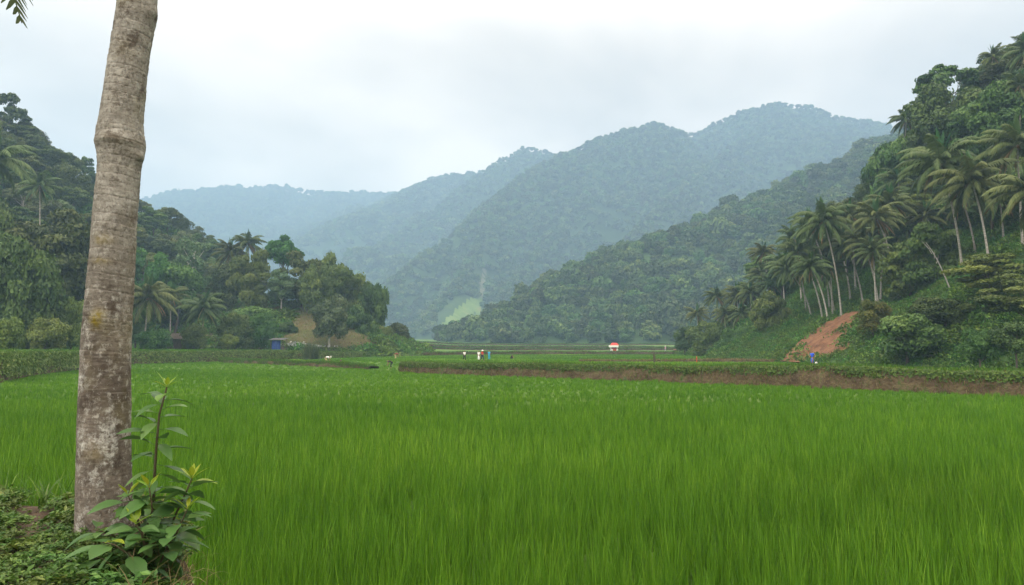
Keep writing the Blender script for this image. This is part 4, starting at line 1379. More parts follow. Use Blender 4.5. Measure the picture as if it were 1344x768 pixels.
def bark_material():
    m, nt, N, L = nodes('near_bark')
    out = N.new('ShaderNodeOutputMaterial'); p = N.new('ShaderNodeBsdfPrincipled')
    p.inputs['Roughness'].default_value = .92; p.inputs['Specular IOR Level'].default_value = .15
    tc = N.new('ShaderNodeTexCoord')

    def noise(scale, detail, st=(1, 1, 1), rough=.6, off=(0, 0, 0)):
        mp = N.new('ShaderNodeMapping'); mp.inputs['Scale'].default_value = st; mp.inputs['Location'].default_value = off
        L.new(tc.outputs['Object'], mp.inputs[0])
        n = N.new('ShaderNodeTexNoise'); n.inputs['Scale'].default_value = scale; n.inputs['Detail'].default_value = detail; n.inputs['Roughness'].default_value = rough
        L.new(mp.outputs[0], n.inputs['Vector']); return n.outputs['Fac']

    def ramp(fac, a, b, ca=(0, 0, 0), cb=(1, 1, 1)):
        r = N.new('ShaderNodeValToRGB'); e = r.color_ramp.elements
        e[0].position = a; e[0].color = (*ca, 1); e[1].position = b; e[1].color = (*cb, 1)
        L.new(fac, r.inputs[0]); return r.outputs[0]

    def mix(f, a, b):
        x = N.new('ShaderNodeMix'); x.data_type = 'RGBA'; x.clamp_factor = True
        if isinstance(f, float): x.inputs[0].default_value = f
        else: L.new(f, x.inputs[0])
        for q, s in ((a, x.inputs[6]), (b, x.inputs[7])):
            if isinstance(q, tuple): s.default_value = (*q, 1)
            else: L.new(q, s)
        return x.outputs[2]

    def mul(a, b):
        x = N.new('ShaderNodeMath'); x.operation = 'MULTIPLY'
        for q, s in ((a, x.inputs[0]), (b, x.inputs[1])):
            if isinstance(q, (int, float)): s.default_value = q
            else: L.new(q, s)
        return x.outputs[0]
    sep = N.new('ShaderNodeSeparateXYZ'); L.new(tc.outputs['Object'], sep.inputs[0])
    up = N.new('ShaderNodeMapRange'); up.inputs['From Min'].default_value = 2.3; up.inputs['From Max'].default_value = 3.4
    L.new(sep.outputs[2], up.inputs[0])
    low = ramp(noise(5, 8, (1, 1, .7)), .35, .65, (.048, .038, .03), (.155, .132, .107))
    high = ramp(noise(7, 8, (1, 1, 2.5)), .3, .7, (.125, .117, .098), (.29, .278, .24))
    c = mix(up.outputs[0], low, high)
    # fine dark speckle
    c = mix(mul(ramp(noise(55, 5, (1, 1, 1), .75), .5, .6), .6), c, (.045, .034, .026))
    c = mix(mul(ramp(noise(26, 7, (1, 1, .8), .75, (4, 4, 4)), .54, .62), .6), c, (.34, .33, .29))
    # thin horizontal streaks left by the old leaf bases
    c = mix(mul(ramp(noise(9, 6, (1, 1, 9)), .5, .7), .28), c, (.34, .31, .26))
    # grey-white lichen
    lich = mul(ramp(noise(6, 10, (1, 1, .75), .78, (3, 1, 0)), .5, .6), ramp(noise(38, 6, (1, 1, 1), .75, (1, 5, 0)), .42, .56))
    dn = N.new('ShaderNodeMapRange'); dn.inputs['From Min'].default_value = 1.2; dn.inputs['From Max'].default_value = 3.6
    dn.inputs['To Min'].default_value = 1.0; dn.inputs['To Max'].default_value = .3
    L.new(sep.outputs[2], dn.inputs[0])
    c = mix(mul(lich, dn.outputs[0]), c, (.46, .46, .42))
    # dark blotches
    c = mix(mul(ramp(noise(8, 9, (1, 1, .8), .75, (7, 2, 5)), .53, .62), .75), c, (.045, .034, .026))
    # olive film and the mossy knobs
    c = mix(mul(ramp(noise(3, 5, (1, 1, .6), .6, (2, 8, 1)), .5, .66), .35), c, (.17, .15, .07))
    gr = N.new('ShaderNodeAttribute'); gr.attribute_name = 'groove'
    c = mix(mul(gr.outputs['Fac'], .35), c, (.08, .065, .05))
    at_ = N.new('ShaderNodeAttribute'); at_.attribute_name = 'tint'
    mo = mul(at_.outputs['Fac'], ramp(noise(22, 6), .3, .6))
    c = mix(mo, c, (.15, .115, .018))
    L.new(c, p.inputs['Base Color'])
    b = N.new('ShaderNodeBump'); b.inputs['Distance'].default_value = .004; b.inputs['Strength'].default_value = .9
    L.new(noise(45, 8, (1, 1, 1), .7), b.inputs['Height']); L.new(b.outputs[0], p.inputs['Normal'])
    L.new(p.outputs[0], out.inputs[0])
    return m


me, tb, tt_ = trunk_near()
root = empty('palm_tree', (tb[0], tb[1], 0))
link('trunk', me, bark_material(), root)
tag(root, 'tall near palm with a thick grey-brown ringed trunk rising past the top of the frame', 'palm tree')
# its crown is above the picture; one old leaf hangs down into the upper left corner
rgp = np.random.default_rng(12)
a = Acc()
for i in range(13):
    frond(a, i * 2.399, rgp.uniform(.75, 1.3), 3.6, rgp.uniform(.5, .85), rgp, nl=56, leaf=.17, t0=rgp.uniform(.2, .5), hang=.5)
head = tt_ + np.array([tb[0], tb[1], 0])
tip = at(28, 33, 4.6)
best = None
dx = tip[0] - head[0]; dy = tip[1] - head[1]
for el in np.linspace(-.9, .8, 60):
    for dr in np.linspace(.2, 2.4, 60):
        s = np.linspace(0, 1, 12); an = el - dr * s ** 1.4
        r_ = ((np.cos(an)[1:] + np.cos(an)[:-1]) / 2).sum() / 11; z_ = ((np.sin(an)[1:] + np.sin(an)[:-1]) / 2).sum() / 11
        e = (r_ * 4.75 - math.hypot(dx, dy)) ** 2 + (z_ * 4.75 - (tip[2] - head[2])) ** 2
        if best is None or e < best[0]: best = (e, el, dr)
frond(a, math.atan2(dy, dx), best[1], 4.75, best[2], rgp, nl=54, leaf=.19, t0=.2, hang=.2, lw=.005)
c = link('crown', a.mesh('near_palm_crown', smooth=False), M['palm_leaf'], root)
c.location = tuple(tt_)


# ------------------------------------------------------------------ the young shrub at its foot
def big_leaf(acc, P, d, up, L_, W_, curl=.25, fold=.25, t=.5, pet=.25):
    """ovate leaf with a folded midrib; starts at P, runs along d"""
    d = unit(np.array(d, float)); s_ = unit(np.cross(d, up)); n_ = np.cross(s_, d)
    k = np.linspace(0, 1, 9)
    w = W_ / 2 * np.sin(PI * k ** .8) ** .8 * (1 - .15 * k); w[-1] = .002; w[0] = .003
    pl = pet * L_
    c = P + d * pl + np.outer(k * L_, d) - np.outer(curl * L_ * k ** 2, n_) + np.outer(.0 * k, n_)
    cols = []
    for f, l in ((-1, fold), (-.5, fold * .55), (0, 0), (.5, fold * .55), (1, fold)):
        rip = 1 + .06 * np.sin(k * 19 + f)
        cols.append(c + np.outer(w * f * rip, s_) + np.outer(w * l, n_))
    V = np.stack(cols, 1).reshape(-1, 3)
    i = np.arange(8)[:, None] * 5; j = np.arange(4)[None]
    Fq = np.stack([i + j, i + j + 1, i + 6 + j, i + 5 + j], -1).reshape(-1, 4)
    acc.add(V, Fq, t)
    acc.tube(np.array([P, P + d * pl]), [.0022, .0018], 4, t)


rgs = np.random.default_rng(31)
sb = np.array([at(203, 700, 3.95)[0], 3.95, float(near_z(np.array([at(203, 700, 3.95)[0]]), np.array([3.95]))[0])])
root = empty('shrub', tuple(sb))
dark, young, stem = Acc(), Acc(), Acc()


def stem_path(pts, Y):
    P = np.array([at(x, y, yy) for (x, y), yy in zip(pts, Y)]) - sb
    k = np.linspace(0, 1, 16); kk = np.linspace(0, 1, len(P))
    return np.stack([np.interp(k, kk, P[:, i]) for i in range(3)], 1)


def clothe(path, n, s0, s1, L0, L1, droop, tipn=5, seed=0):
    for i in range(n):
        f = s0 + (s1 - s0) * (i + .5) / n
        p = np.array([np.interp(f, np.linspace(0, 1, len(path)), path[:, k]) for k in range(3)])
        az = i * 2.4 + rgs.uniform(-.4, .4)
        el = rgs.uniform(-.45, .3) + droop * (1 - f) * -1 + .25 * f
        d = np.array([math.cos(az) * math.cos(el), math.sin(az) * math.cos(el) - .15, math.sin(el)])
        L_ = (L0 + (L1 - L0) * f) * rgs.uniform(.8, 1.2)
        yl = rgs.uniform() < .08 + .1 * f
        if yl: L_ = min(L_, .11)
        big_leaf(young if yl else dark, p, d, np.array([0, 0, 1.0]) + .25 * rgs.normal(size=3), L_, L_ * rgs.uniform(.45, .58), curl=rgs.uniform(.1, .35), t=rgs.uniform(.2, .9))
    tip = path[-1]
    for i in range(tipn):
        az = i * 6.28 / tipn + rgs.uniform(-.3, .3)
        el = rgs.uniform(.35, 1.1)
        d = np.array([math.cos(az) * math.cos(el), math.sin(az) * math.cos(el), math.sin(el)])
        big_leaf(young, tip, d, (0, 0, 1), rgs.uniform(.06, .095), rgs.uniform(.022, .034), curl=.1, t=rgs.uniform(.6, 1))


p = stem_path([(203, 745), (201, 690), (202, 640), (205, 590), (209, 545), (219, 508)], [3.95, 3.93, 3.9, 3.88, 3.88, 3.88])
stem.tube(p, np.linspace(.011, .0045, 16), 7); clothe(p, 32, .2, .97, .18, .14, .25, 6)
p = stem_path([(212, 735), (224, 690), (240, 655), (252, 628)], [3.9, 3.85, 3.82, 3.8])
stem.tube(p, np.linspace(.009, .004, 16), 6); clothe(p, 17, .25, .97, .17, .13, .3, 7)
p = stem_path([(196, 740), (186, 700), (176, 668), (168, 650)], [3.85, 3.8, 3.76, 3.74])
stem.tube(p, np.linspace(.008, .003, 16), 6); clothe(p, 15, .2, .98, .17, .14, .35, 4)
p = stem_path([(190, 745), (168, 720), (145, 700), (122, 695)], [3.8, 3.72, 3.68, 3.66])
stem.tube(p, np.linspace(.008, .003, 16), 6); clothe(p, 15, .2, .98, .16, .14, .35, 0)
p = stem_path([(195, 750), (192, 725), (186, 700), (178, 688)], [3.75, 3.65, 3.6, 3.58])
stem.tube(p, np.linspace(.007, .003, 16), 6); clothe(p, 15, .15, .98, .15, .11, .4, 4)
p = stem_path([(200, 755), (212, 735), (222, 712), (232, 700)], [3.75, 3.66, 3.62, 3.6])
stem.tube(p, np.linspace(.007, .003, 16), 6); clothe(p, 13, .15, .98, .16, .13, .45, 0)
p = stem_path([(200, 735), (190, 705), (200, 670), (196, 640)], [3.85, 3.78, 3.74, 3.72])
stem.tube(p, np.linspace(.008, .003, 16), 6); clothe(p, 18, .1, .98, .17, .14, .35, 4)
p = stem_path([(205, 740), (225, 715), (236, 690), (246, 668)], [3.85, 3.76, 3.72, 3.7])
stem.tube(p, np.linspace(.008, .003, 16), 6); clothe(p, 15, .1, .98, .16, .13, .35, 3)
p = stem_path([(190, 750), (172, 730), (150, 715), (135, 712)], [3.6, 3.5, 3.46, 3.44])
stem.tube(p, np.linspace(.007, .003, 16), 6); clothe(p, 14, .1, .98, .16, .14, .4, 0)
p = stem_path([(185, 765), (165, 755), (140, 740), (118, 730)], [3.7, 3.62, 3.58, 3.55])
stem.tube(p, np.linspace(.007, .003, 16), 6); clothe(p, 12, .1, .98, .17, .15, .4, 0)
link('stems', stem.mesh('shrub_stems'), M['stem'], root)
link('leaves', dark.mesh('shrub_leaves'), M['shrub_leaf'], root)
link('young_leaves', young.mesh('shrub_young_leaves'), M['shrub_young'], root)
tag(root, 'young leafy shrub with yellow-green shoot tips growing against the foot of the near palm trunk', 'shrub')


# ------------------------------------------------------------------ weeds on the near bank
def weed_mesh(seed, n, R, size, h, asp=1.9):
    rg = np.random.default_rng(seed)
    ns = 5
    a = Acc()
    V = []
    P, Nn = [], []
    for q in range(ns):
        az = rg.uniform(0, 6.28); L_ = R * rg.uniform(.5, 1)
        for i in range(n // ns):
            f = (i + 1) / (n // ns)
            P.append([math.cos(az) * L_ * f + rg.normal() * size * .5, math.sin(az) * L_ * f + rg.normal() * size * .5, h * (1 - .7 * (f - .45) ** 2 * 2) * rg.uniform(.75, 1.05)])
            Nn.append([rg.normal() * .35, rg.normal() * .35, 1])
    V, Fq, T = leaf_cards(np.array(P), unit(np.array(Nn)), size, asp, rg)
    return np_mesh('weed', V, Fq, T, smooth=False)


def near_scatter(name, x0, x1, y0, y1, step, okf, meshes, mat, sc, lab, rg):
    X, Y = jitter_grid(x0, x1, y0, y1, step, rg)
    Z = near_z(X, Y)
    px, py = to_px(X, Y, Z)
    ok = inside(EDGE, X, Y) & okf(px, py, X, Y)
    X, Y, Z = X[ok], Y[ok], Z[ok]; n = len(X)
    s = sc * rg.uniform(.6, 1.35, n) * (1 + .6 * vnoise(X * 2.2, Y * 2.2, 9))
    print(name, n)
    scatter(name, np.stack([X, Y, Z], 1), np.stack([rg.uniform(-.2, .2, n), rg.uniform(-.2, .2, n), rg.uniform(0, 6.28, n)], 1), np.stack([s, s, s * rg.uniform(.7, 1.4, n)], 1),
            rg.integers(0, len(meshes), n), meshes, M[mat], lab, 'weeds')


def soilpatch(px, py):
    return ((px - 44) / 34) ** 2 + ((py - 676) / 26) ** 2 < 1 + .9 * vnoise(px / 9, py / 7, 3)


rgw = np.random.default_rng(17)
wm = [weed_mesh(400 + k, 90, .13, .0145, .05) for k in range(4)]
near_scatter('bank_weeds', -11, 3, -1.5, 7.6, .066, lambda px, py, X, Y: ~soilpatch(px, py) & (np.hypot(X - tb[0], Y - TY) > .2), wm, 'weed', 1.0, 'low leafy green weeds covering the near bank at the lower left', rgw)
wy = [weed_mesh(410 + k, 80, .12, .016, .075) for k in range(3)]
near_scatter('yellow_green_weeds', -11, 3, -1, 7.2, .1, lambda px, py, X, Y: ~soilpatch(px, py) & (np.hypot(X - tb[0], Y - TY) > .2) & (vnoise(X * 1.3, Y * 1.3, 19) > .06), wy, 'weed_yel', 1.0,
             'yellow-green leafy weeds in patches on the near bank', rgw)
wf = [weed_mesh(420 + k, 110, .17, .016, .08, 2.2) for k in range(3)]
near_scatter('bank_ferns', -4, -.6, 1.6, 4.2, .13, lambda px, py, X, Y: (py > 742) & (px < 170) & (np.hypot(X - tb[0], Y - TY) > .3), wf, 'weed', 1.0, 'green ferny leaves in the lower left corner', rgw)


def edge_pts(n, f0, f1, d0, d1, rg):
    E = EDGE[1:8]
    seg = np.linalg.norm(np.diff(E, axis=0), axis=1); s = np.concatenate([[0], np.cumsum(seg)])
    u = rg.uniform(f0, f1, n) * s[-1]
    x = np.interp(u, s, E[:, 0]); y = np.interp(u, s, E[:, 1])
    dx = np.interp(u + .05, s, E[:, 0]) - np.interp(u - .05, s, E[:, 0]); dy = np.interp(u + .05, s, E[:, 1]) - np.interp(u - .05, s, E[:, 1])
    l = np.hypot(dx, dy) + 1e-9
    o_ = rg.uniform(d0, d1, n)
    X = x + dy / l * o_; Y = y - dx / l * o_
    return np.stack([X, Y, near_z(X, Y)], 1)


rge = np.random.default_rng(23)
P = edge_pts(900, .0, .62, -.1, .35, rge); n = len(P)
V, Fq, T = blades(P, rge.uniform(.12, .34, n), .007 * rge.uniform(.6, 1.5, n), np.abs(rge.normal(size=n)) * .5 + .1, rge.uniform(0, 6.28, n), rge, 4, .9)
o = link('edge_grass', np_mesh('edge_grass', V, Fq, T), M['grass']); tag(o, 'loose green grass along the edge of the near bank', 'grass', kind='stuff')
P = np.concatenate([edge_pts(420, .58, .86, -.22, .22, rge), edge_pts(420, .68, .88, -.6, .02, rge), edge_pts(60, .1, .35, -.1, .2, rge)]); n = len(P)
V, Fq, T = blades(P, rge.uniform(.12, .36, n), .005 * rge.uniform(.6, 1.6, n), np.abs(rge.normal(size=n)) * .7 + .15, rge.uniform(0, 6.28, n), rge, 5, 1.6)
o = link('dry_grass', np_mesh('dry_grass', V, Fq, T), M['drygrass']); tag(o, 'dry straw-coloured grass between the shrub and the rice', 'grass', kind='stuff')
# the weeds that stand out
for (px, py, lab, n_, hh) in [(56, 668, 'pale broad-bladed grass weed at the rice edge left of the palm trunk', 11, .22), (152, 775, 'light green strappy weed in front of the shrub at the bottom edge', 13, .15)]:
    g = hit(px, py, 2.0, 9, near_z)
    aw = Acc(); n = n_
    V, Fq, T = blades(np.stack([rge.normal(size=n) * .012, rge.normal(size=n) * .012, np.zeros(n)], 1), rge.uniform(.6, 1.2, n) * hh, np.full(n, .014), rge.uniform(.2, .9, n), rge.uniform(0, 6.28, n), rge, 6, 1.3)
    o = link('grass_weed', np_mesh('grass_weed', V, Fq, T), M['weed_yel']); o.location = tuple(g); tag(o, lab, 'weed')

# the round tussock on the left bank, and a dead stalk
def tussock(px, py, w, label):
    g = hit(px, py, 60, 250)
    R = w / 2 * g[1] / F
    n = 900
    V, Fq, T = blades(np.stack([rge.normal(size=n) * R * .25, rge.normal(size=n) * R * .25, np.zeros(n)], 1), rge.uniform(.7, 1.5, n) * R * 1.15, np.full(n, .09), np.abs(rge.normal(size=n)) * .45 + .05, rge.uniform(0, 6.28, n), rge, 4, .8)
    o = link('tussock', np_mesh('tussock', V, Fq, T), M['tree_pale']); o.location = tuple(g); tag(o, label, 'shrub')


tussock(408, 473, 30, 'round pale green tussock of tall stems standing on the low bund')
a = Acc()
g = hit(859, 477, 60, 200)
for k in range(5):
    q = np.array([rge.normal() * .1, rge.normal() * .1, rge.uniform(1.0, 2.3)])
    a.tube(np.array([[q[0] * .3, q[1] * .3, 0], q * .6, q]), [.05, .04, .02], 5)
    a.tube(np.array([q * .7, q * .7 + np.array([rge.uniform(-.4, .4), 0, .3])]), [.03, .012], 4)
o = link('dead_stalks', a.mesh('dead_stalks'), M['bark_dark']); o.location = tuple(g); tag(o, 'clump of dead brown stalks standing behind the right bank', 'dead plant')
# ------------------------------------------------------------------ people
def flat_mat(name, c, rough=.8, noise=.12):
    return noise_mat(name, [(.3, tuple(x * (1 - noise) for x in c)), (.7, tuple(min(1, x * (1 + noise)) for x in c))], scale=6, rough=rough)


C_ = dict(skin=(.23, .13, .085), hair=(.015, .012, .01), white=(.75, .75, .73), black=(.02, .02, .024), red=(.55, .05, .035), pink=(.62, .38, .5), blue=(.02, .09, .58), cyan=(.04, .32, .48),
          orange=(.5, .09, .03), navy=(.03, .03, .07), grey=(.3, .31, .33), straw=(.48, .38, .2), maroon=(.2, .04, .04))
PM = {k: flat_mat('cloth_' + k if k not in ('skin', 'hair') else k, v) for k, v in C_.items()}


def skin_mesh(name, verts, edges, radii, root_i, mat, sub=1):
    me = D.meshes.new(name); me.from_pydata([tuple(v) for v in verts], edges, [])
    ob = D.objects.new(name, me); COL.objects.link(ob)
    md = ob.modifiers.new('s', 'SKIN'); md.use_smooth_shade = True
    for i, r in enumerate(radii):
        rr = r if isinstance(r, tuple) else (r, r)
        me.skin_vertices[0].data[i].radius = rr
        me.skin_vertices[0].data[i].use_root = (i == root_i)
    sd_ = ob.modifiers.new('d', 'SUBSURF'); sd_.levels = sub; sd_.render_levels = sub
    dg = bpy.context.evaluated_depsgraph_get()
    r = D.meshes.new_from_object(ob.evaluated_get(dg))
    r.name = name
    D.objects.remove(ob); D.meshes.remove(me)
    for p_ in r.polygons: p_.use_smooth = True
    r.materials.clear(); r.materials.append(mat)
    return r


def joints(pose):
    """1.6 m figure facing -Y, feet at z = 0"""
    J = dict(pel=(0, 0, .86), wai=(0, 0, 1.0), che=(0, -.01, 1.2), nec=(0, 0, 1.36), hd=(0, -.02, 1.45), top=(0, -.02, 1.55),
             shl=(.165, 0, 1.3), ell=(.21, .02, 1.04), hal=(.22, -.05, .82), shr=(-.165, 0, 1.3), elr=(-.21, .02, 1.04), har=(-.22, -.05, .82),
             hil=(.085, 0, .82), knl=(.095, -.01, .44), ftl=(.1, .02, .06), tol=(.105, -.14, .03), hir=(-.085, 0, .82), knr=(-.095, -.01, .44), ftr=(-.1, .02, .06), tor=(-.105, -.14, .03))
    if pose == 'walk':
        J.update(knl=(.09, -.17, .47), ftl=(.09, -.22, .06), tol=(.09, -.38, .05), knr=(-.09, .07, .43), ftr=(-.09, .3, .12), tor=(-.09, .2, .03), ell=(.2, .12, 1.05), hal=(.2, .08, .84), elr=(-.2, -.08, 1.05), har=(-.19, -.26, .93))
    if pose == 'bend':
        J.update(pel=(0, .16, .82), wai=(0, .06, .93), che=(0, -.16, 1.0), nec=(0, -.36, 1.0), hd=(0, -.46, .97), top=(0, -.55, .95), shl=(.16, -.28, .98), ell=(.17, -.33, .7), hal=(.12, -.42, .46), shr=(-.16, -.28, .98), elr=(-.17, -.33, .7), har=(-.1, -.45, .44),
                 hil=(.085, .16, .78), knl=(.1, .02, .43), ftl=(.11, .06, .06), tol=(.11, -.1, .03), hir=(-.085, .16, .78), knr=(-.1, .04, .43), ftr=(-.11, .1, .06), tor=(-.11, -.06, .03))
    if pose == 'crouch':
        J.update(pel=(0, .14, .26), wai=(0, .12, .4), che=(0, -.02, .58), nec=(0, -.1, .74), hd=(0, -.15, .82), top=(0, -.18, .92), shl=(.165, -.07, .68), ell=(.2, -.27, .48), hal=(.12, -.44, .34), shr=(-.165, -.07, .68), elr=(-.2, -.27, .48), har=(-.12, -.44, .34),
                 hil=(.09, .12, .24), knl=(.16, -.24, .44), ftl=(.14, .0, .06), tol=(.16, -.16, .03), hir=(-.09, .12, .24), knr=(-.16, -.24, .44), ftr=(-.14, .0, .06), tor=(-.16, -.16, .03))
    if pose == 'arms':
        J.update(ell=(.4, 0, 1.26), hal=(.62, -.02, 1.2), elr=(-.4, 0, 1.28), har=(-.6, -.02, 1.25))
    return {k: np.array(v, float) for k, v in J.items()}


def person(px, py, hpx, pose, shirt, legs, label, hat=None, skirt=False, group=None, rz=0.0, Y=None, bag=None):
    g = hit(px, py, 55, 420) if Y is None else np.array([at(px, py, Y)[0], Y, 0])
    g[2] = land1(g[0], g[1]) + .02
    J = joints(pose)
    H = J['top'][2] + .06
    s = hpx / F * g[1] / H
    root = empty('person', tuple(g), rz, s)
    ch = ['pel', 'wai', 'che', 'nec', 'hd', 'top', 'shl', 'ell', 'hal', 'shr', 'elr', 'har', 'hil', 'knl', 'ftl', 'tol', 'hir', 'knr', 'ftr', 'tor']
    ix = {k: i for i, k in enumerate(ch)}
    V = [J[k] for k in ch]
    E = [('pel', 'wai'), ('wai', 'che'), ('che', 'nec'), ('nec', 'hd'), ('hd', 'top'), ('che', 'shl'), ('shl', 'ell'), ('ell', 'hal'), ('che', 'shr'), ('shr', 'elr'), ('elr', 'har'),
         ('pel', 'hil'), ('hil', 'knl'), ('knl', 'ftl'), ('ftl', 'tol'), ('pel', 'hir'), ('hir', 'knr'), ('knr', 'ftr'), ('ftr', 'tor')]
    E = [(ix[a_], ix[b_]) for a_, b_ in E]
    R = dict(pel=.12, wai=.11, che=.125, nec=.055, hd=.085, top=.075, shl=.055, ell=.042, hal=.03, shr=.055, elr=.042, har=.03, hil=.085, knl=.058, ftl=.042, tol=.03, hir=.085, knr=.058, ftr=.042, tor=.03)
    rad = [R[k] for k in ch]
    for sd_ in ('l', 'r'):                                   # palm and five fingers
        h = J['ha' + sd_]; d = unit(h - J['el' + sd_]); sid = unit(np.cross(d, (0, 1.0, .2)))
        b = ix['ha' + sd_]
        V.append(h + d * .06); rad.append(.03); E.append((b, len(V) - 1)); pm = len(V) - 1
        for q, ln in ((-1.5, .06), (-.5, .075), (.5, .07), (1.5, .055)):
            V.append(h + d * (.07 + ln * .5) + sid * .017 * q); rad.append(.009); E.append((pm, len(V) - 1))
            V.append(h + d * (.07 + ln) + sid * .018 * q + np.array([0, -.012, 0])); rad.append(.008); E.append((len(V) - 2, len(V) - 1))
        V.append(h + d * .05 - sid * .045); rad.append(.01); E.append((b, len(V) - 1))
    # nose
    fw = unit(np.cross(J['shl'] - J['shr'], J['top'] - J['nec'])); fw = fw if fw[1] < 0 else -fw
    V.append(J['hd'] + fw * .1 + (J['top'] - J['hd']) * .2); rad.append(.016); E.append((ix['hd'], len(V) - 1))
    link('body', skin_mesh('person_body', V, E, rad, 0, PM['skin'], 1), None, root)
    cv = ['pel', 'wai', 'che', 'shl', 'ell', 'shr', 'elr']
    Vc = [J[k] for k in cv]; Vc[4] = J['shl'] * .25 + J['ell'] * .75; Vc[6] = J['shr'] * .25 + J['elr'] * .75
    Vc.append(J['che'] * .3 + J['nec'] * .7)
    Rc = [.142, .135, .15, .078, .066, .078, .066, .075]
    if skirt: Rc[0] = .16
    link('shirt', skin_mesh('person_shirt', Vc, [(0, 1), (1, 2), (2, 3), (3, 4), (2, 5), (5, 6), (2, 7)], Rc, 0, PM[shirt], 1), None, root)
    Vl = [J['pel'], J['hil'], J['knl'], J['ftl'] + (0, 0, .06), J['hir'], J['knr'], J['ftr'] + (0, 0, .06)]
    if skirt:
        link('skirt', skin_mesh('person_skirt', [J['pel'], (J['knl'] + J['knr']) / 2 + (0, 0, .1), (J['ftl'] + J['ftr']) / 2 + (0, 0, .12)], [(0, 1), (1, 2)], [.15, .17, .19], 0, PM[legs], 1), None, root)
    else:
        link('trousers', skin_mesh('person_trousers', Vl, [(0, 1), (1, 2), (2, 3), (0, 4), (4, 5), (5, 6)], [.14, .105, .078, .07, .105, .078, .07], 0, PM[legs], 1), None, root)
    ax = unit(J['top'] - J['hd'])
    hr_ = skin_mesh('person_hair', [J['hd'] - fw * .03 + ax * .03, J['top'] - fw * .015 + ax * .012], [(0, 1)], [.088, .075], 0, PM['hair'], 1)
    link('hair', hr_, None, root)
    if hat:
        a_ = Acc(); th = np.linspace(0, 2 * PI, 17)[:-1]
        t1 = unit(np.cross(ax, (0.3, 1, 0))); t2 = np.cross(ax, t1)
        rr = [(.2, .0), (.19, .015), (.105, .03), (.09, .09), (.02, .12)]
        rows = np.array([J['top'] + ax * (-.03 + z_) + r_ * (np.cos(t_) * t1 + np.sin(t_) * t2) for r_, z_ in rr for t_ in th])
        i = np.arange(4)[:, None] * 16; j = np.arange(16)[None]; j2 = (j + 1) % 16
        a_.add(rows, np.stack([i + j, i + j2, i + 16 + j2, i + 16 + j], -1).reshape(-1, 4))
        link('hat', a_.mesh('person_hat'), PM[hat], root)
    tag(root, label, 'person', group)
    if bag:
        b_ = Acc()
        k = np.linspace(0, PI, 8)
        b_.tube(np.stack([k * 0, k * 0, .2 - .2 * np.cos(k)], 1), .16 * np.sin(k) ** .6 + .004, 10)
        bo = link('bag', b_.mesh('bag'), PM[bag]); bo.location = (g[0] + .38, g[1] - .15, g[2]); tag(bo, 'pale sack on the grass beside the person in blue', 'sack')


person(609.5, 474, 13.5, 'walk', 'white', 'black', 'person in white top and black trousers walking on the field, leftmost of the group', rz=.6)
person(628.5, 474, 13.5, 'stand', 'white', 'white', 'person in long white clothes beside the person in red', skirt=True, rz=-.4)
person(633, 474.3, 14.5, 'walk', 'red', 'navy', 'person in red and pink top with dark trousers beside the white-clad person', rz=.9, hat='white')
person(642, 473, 13, 'stand', 'cyan', 'cyan', 'person in turquoise blue right of the pair in white and red', rz=2.8)
person(671.5, 472, 7.0, 'crouch', 'black', 'black', 'small dark crouching figure alone on the green field', rz=1.2)
person(567, 461, 9.5, 'arms', 'black', 'black', 'dark figure with arms out standing far off before the distant fields', rz=.3)
person(519.5, 471.5, 7.5, 'bend', 'maroon', 'straw', 'person bending in the field near the far gap, reddish top', rz=1.3)
person(512.5, 483.5, 9.5, 'bend', 'black', 'black', 'dark-clothed person stooping by the tip of the right bank', rz=-1.2)
person(429, 478, 9.5, 'bend', 'white', 'straw', 'person with white hat stooping at the low bund on the left', hat='white', rz=1.5)
person(447, 476, 4.5, 'crouch', 'black', 'navy', 'tiny dark crouching figure on the low bund right of the white-hatted person', rz=.5)
person(873.5, 464, 8.5, 'walk', 'pink', 'grey', 'person in pale pink walking near the small red soil patch', hat='white', rz=-1.4)
person(914.5, 477, 10, 'stand', 'orange', 'orange', 'person in orange standing at the foot of the right hill', rz=1.4)
person(1066.5, 479.5, 18.5, 'walk', 'blue', 'blue', 'person in bright blue walking on the grass below the red soil scar', rz=-1.0, skirt=True, bag='white', Y=None)

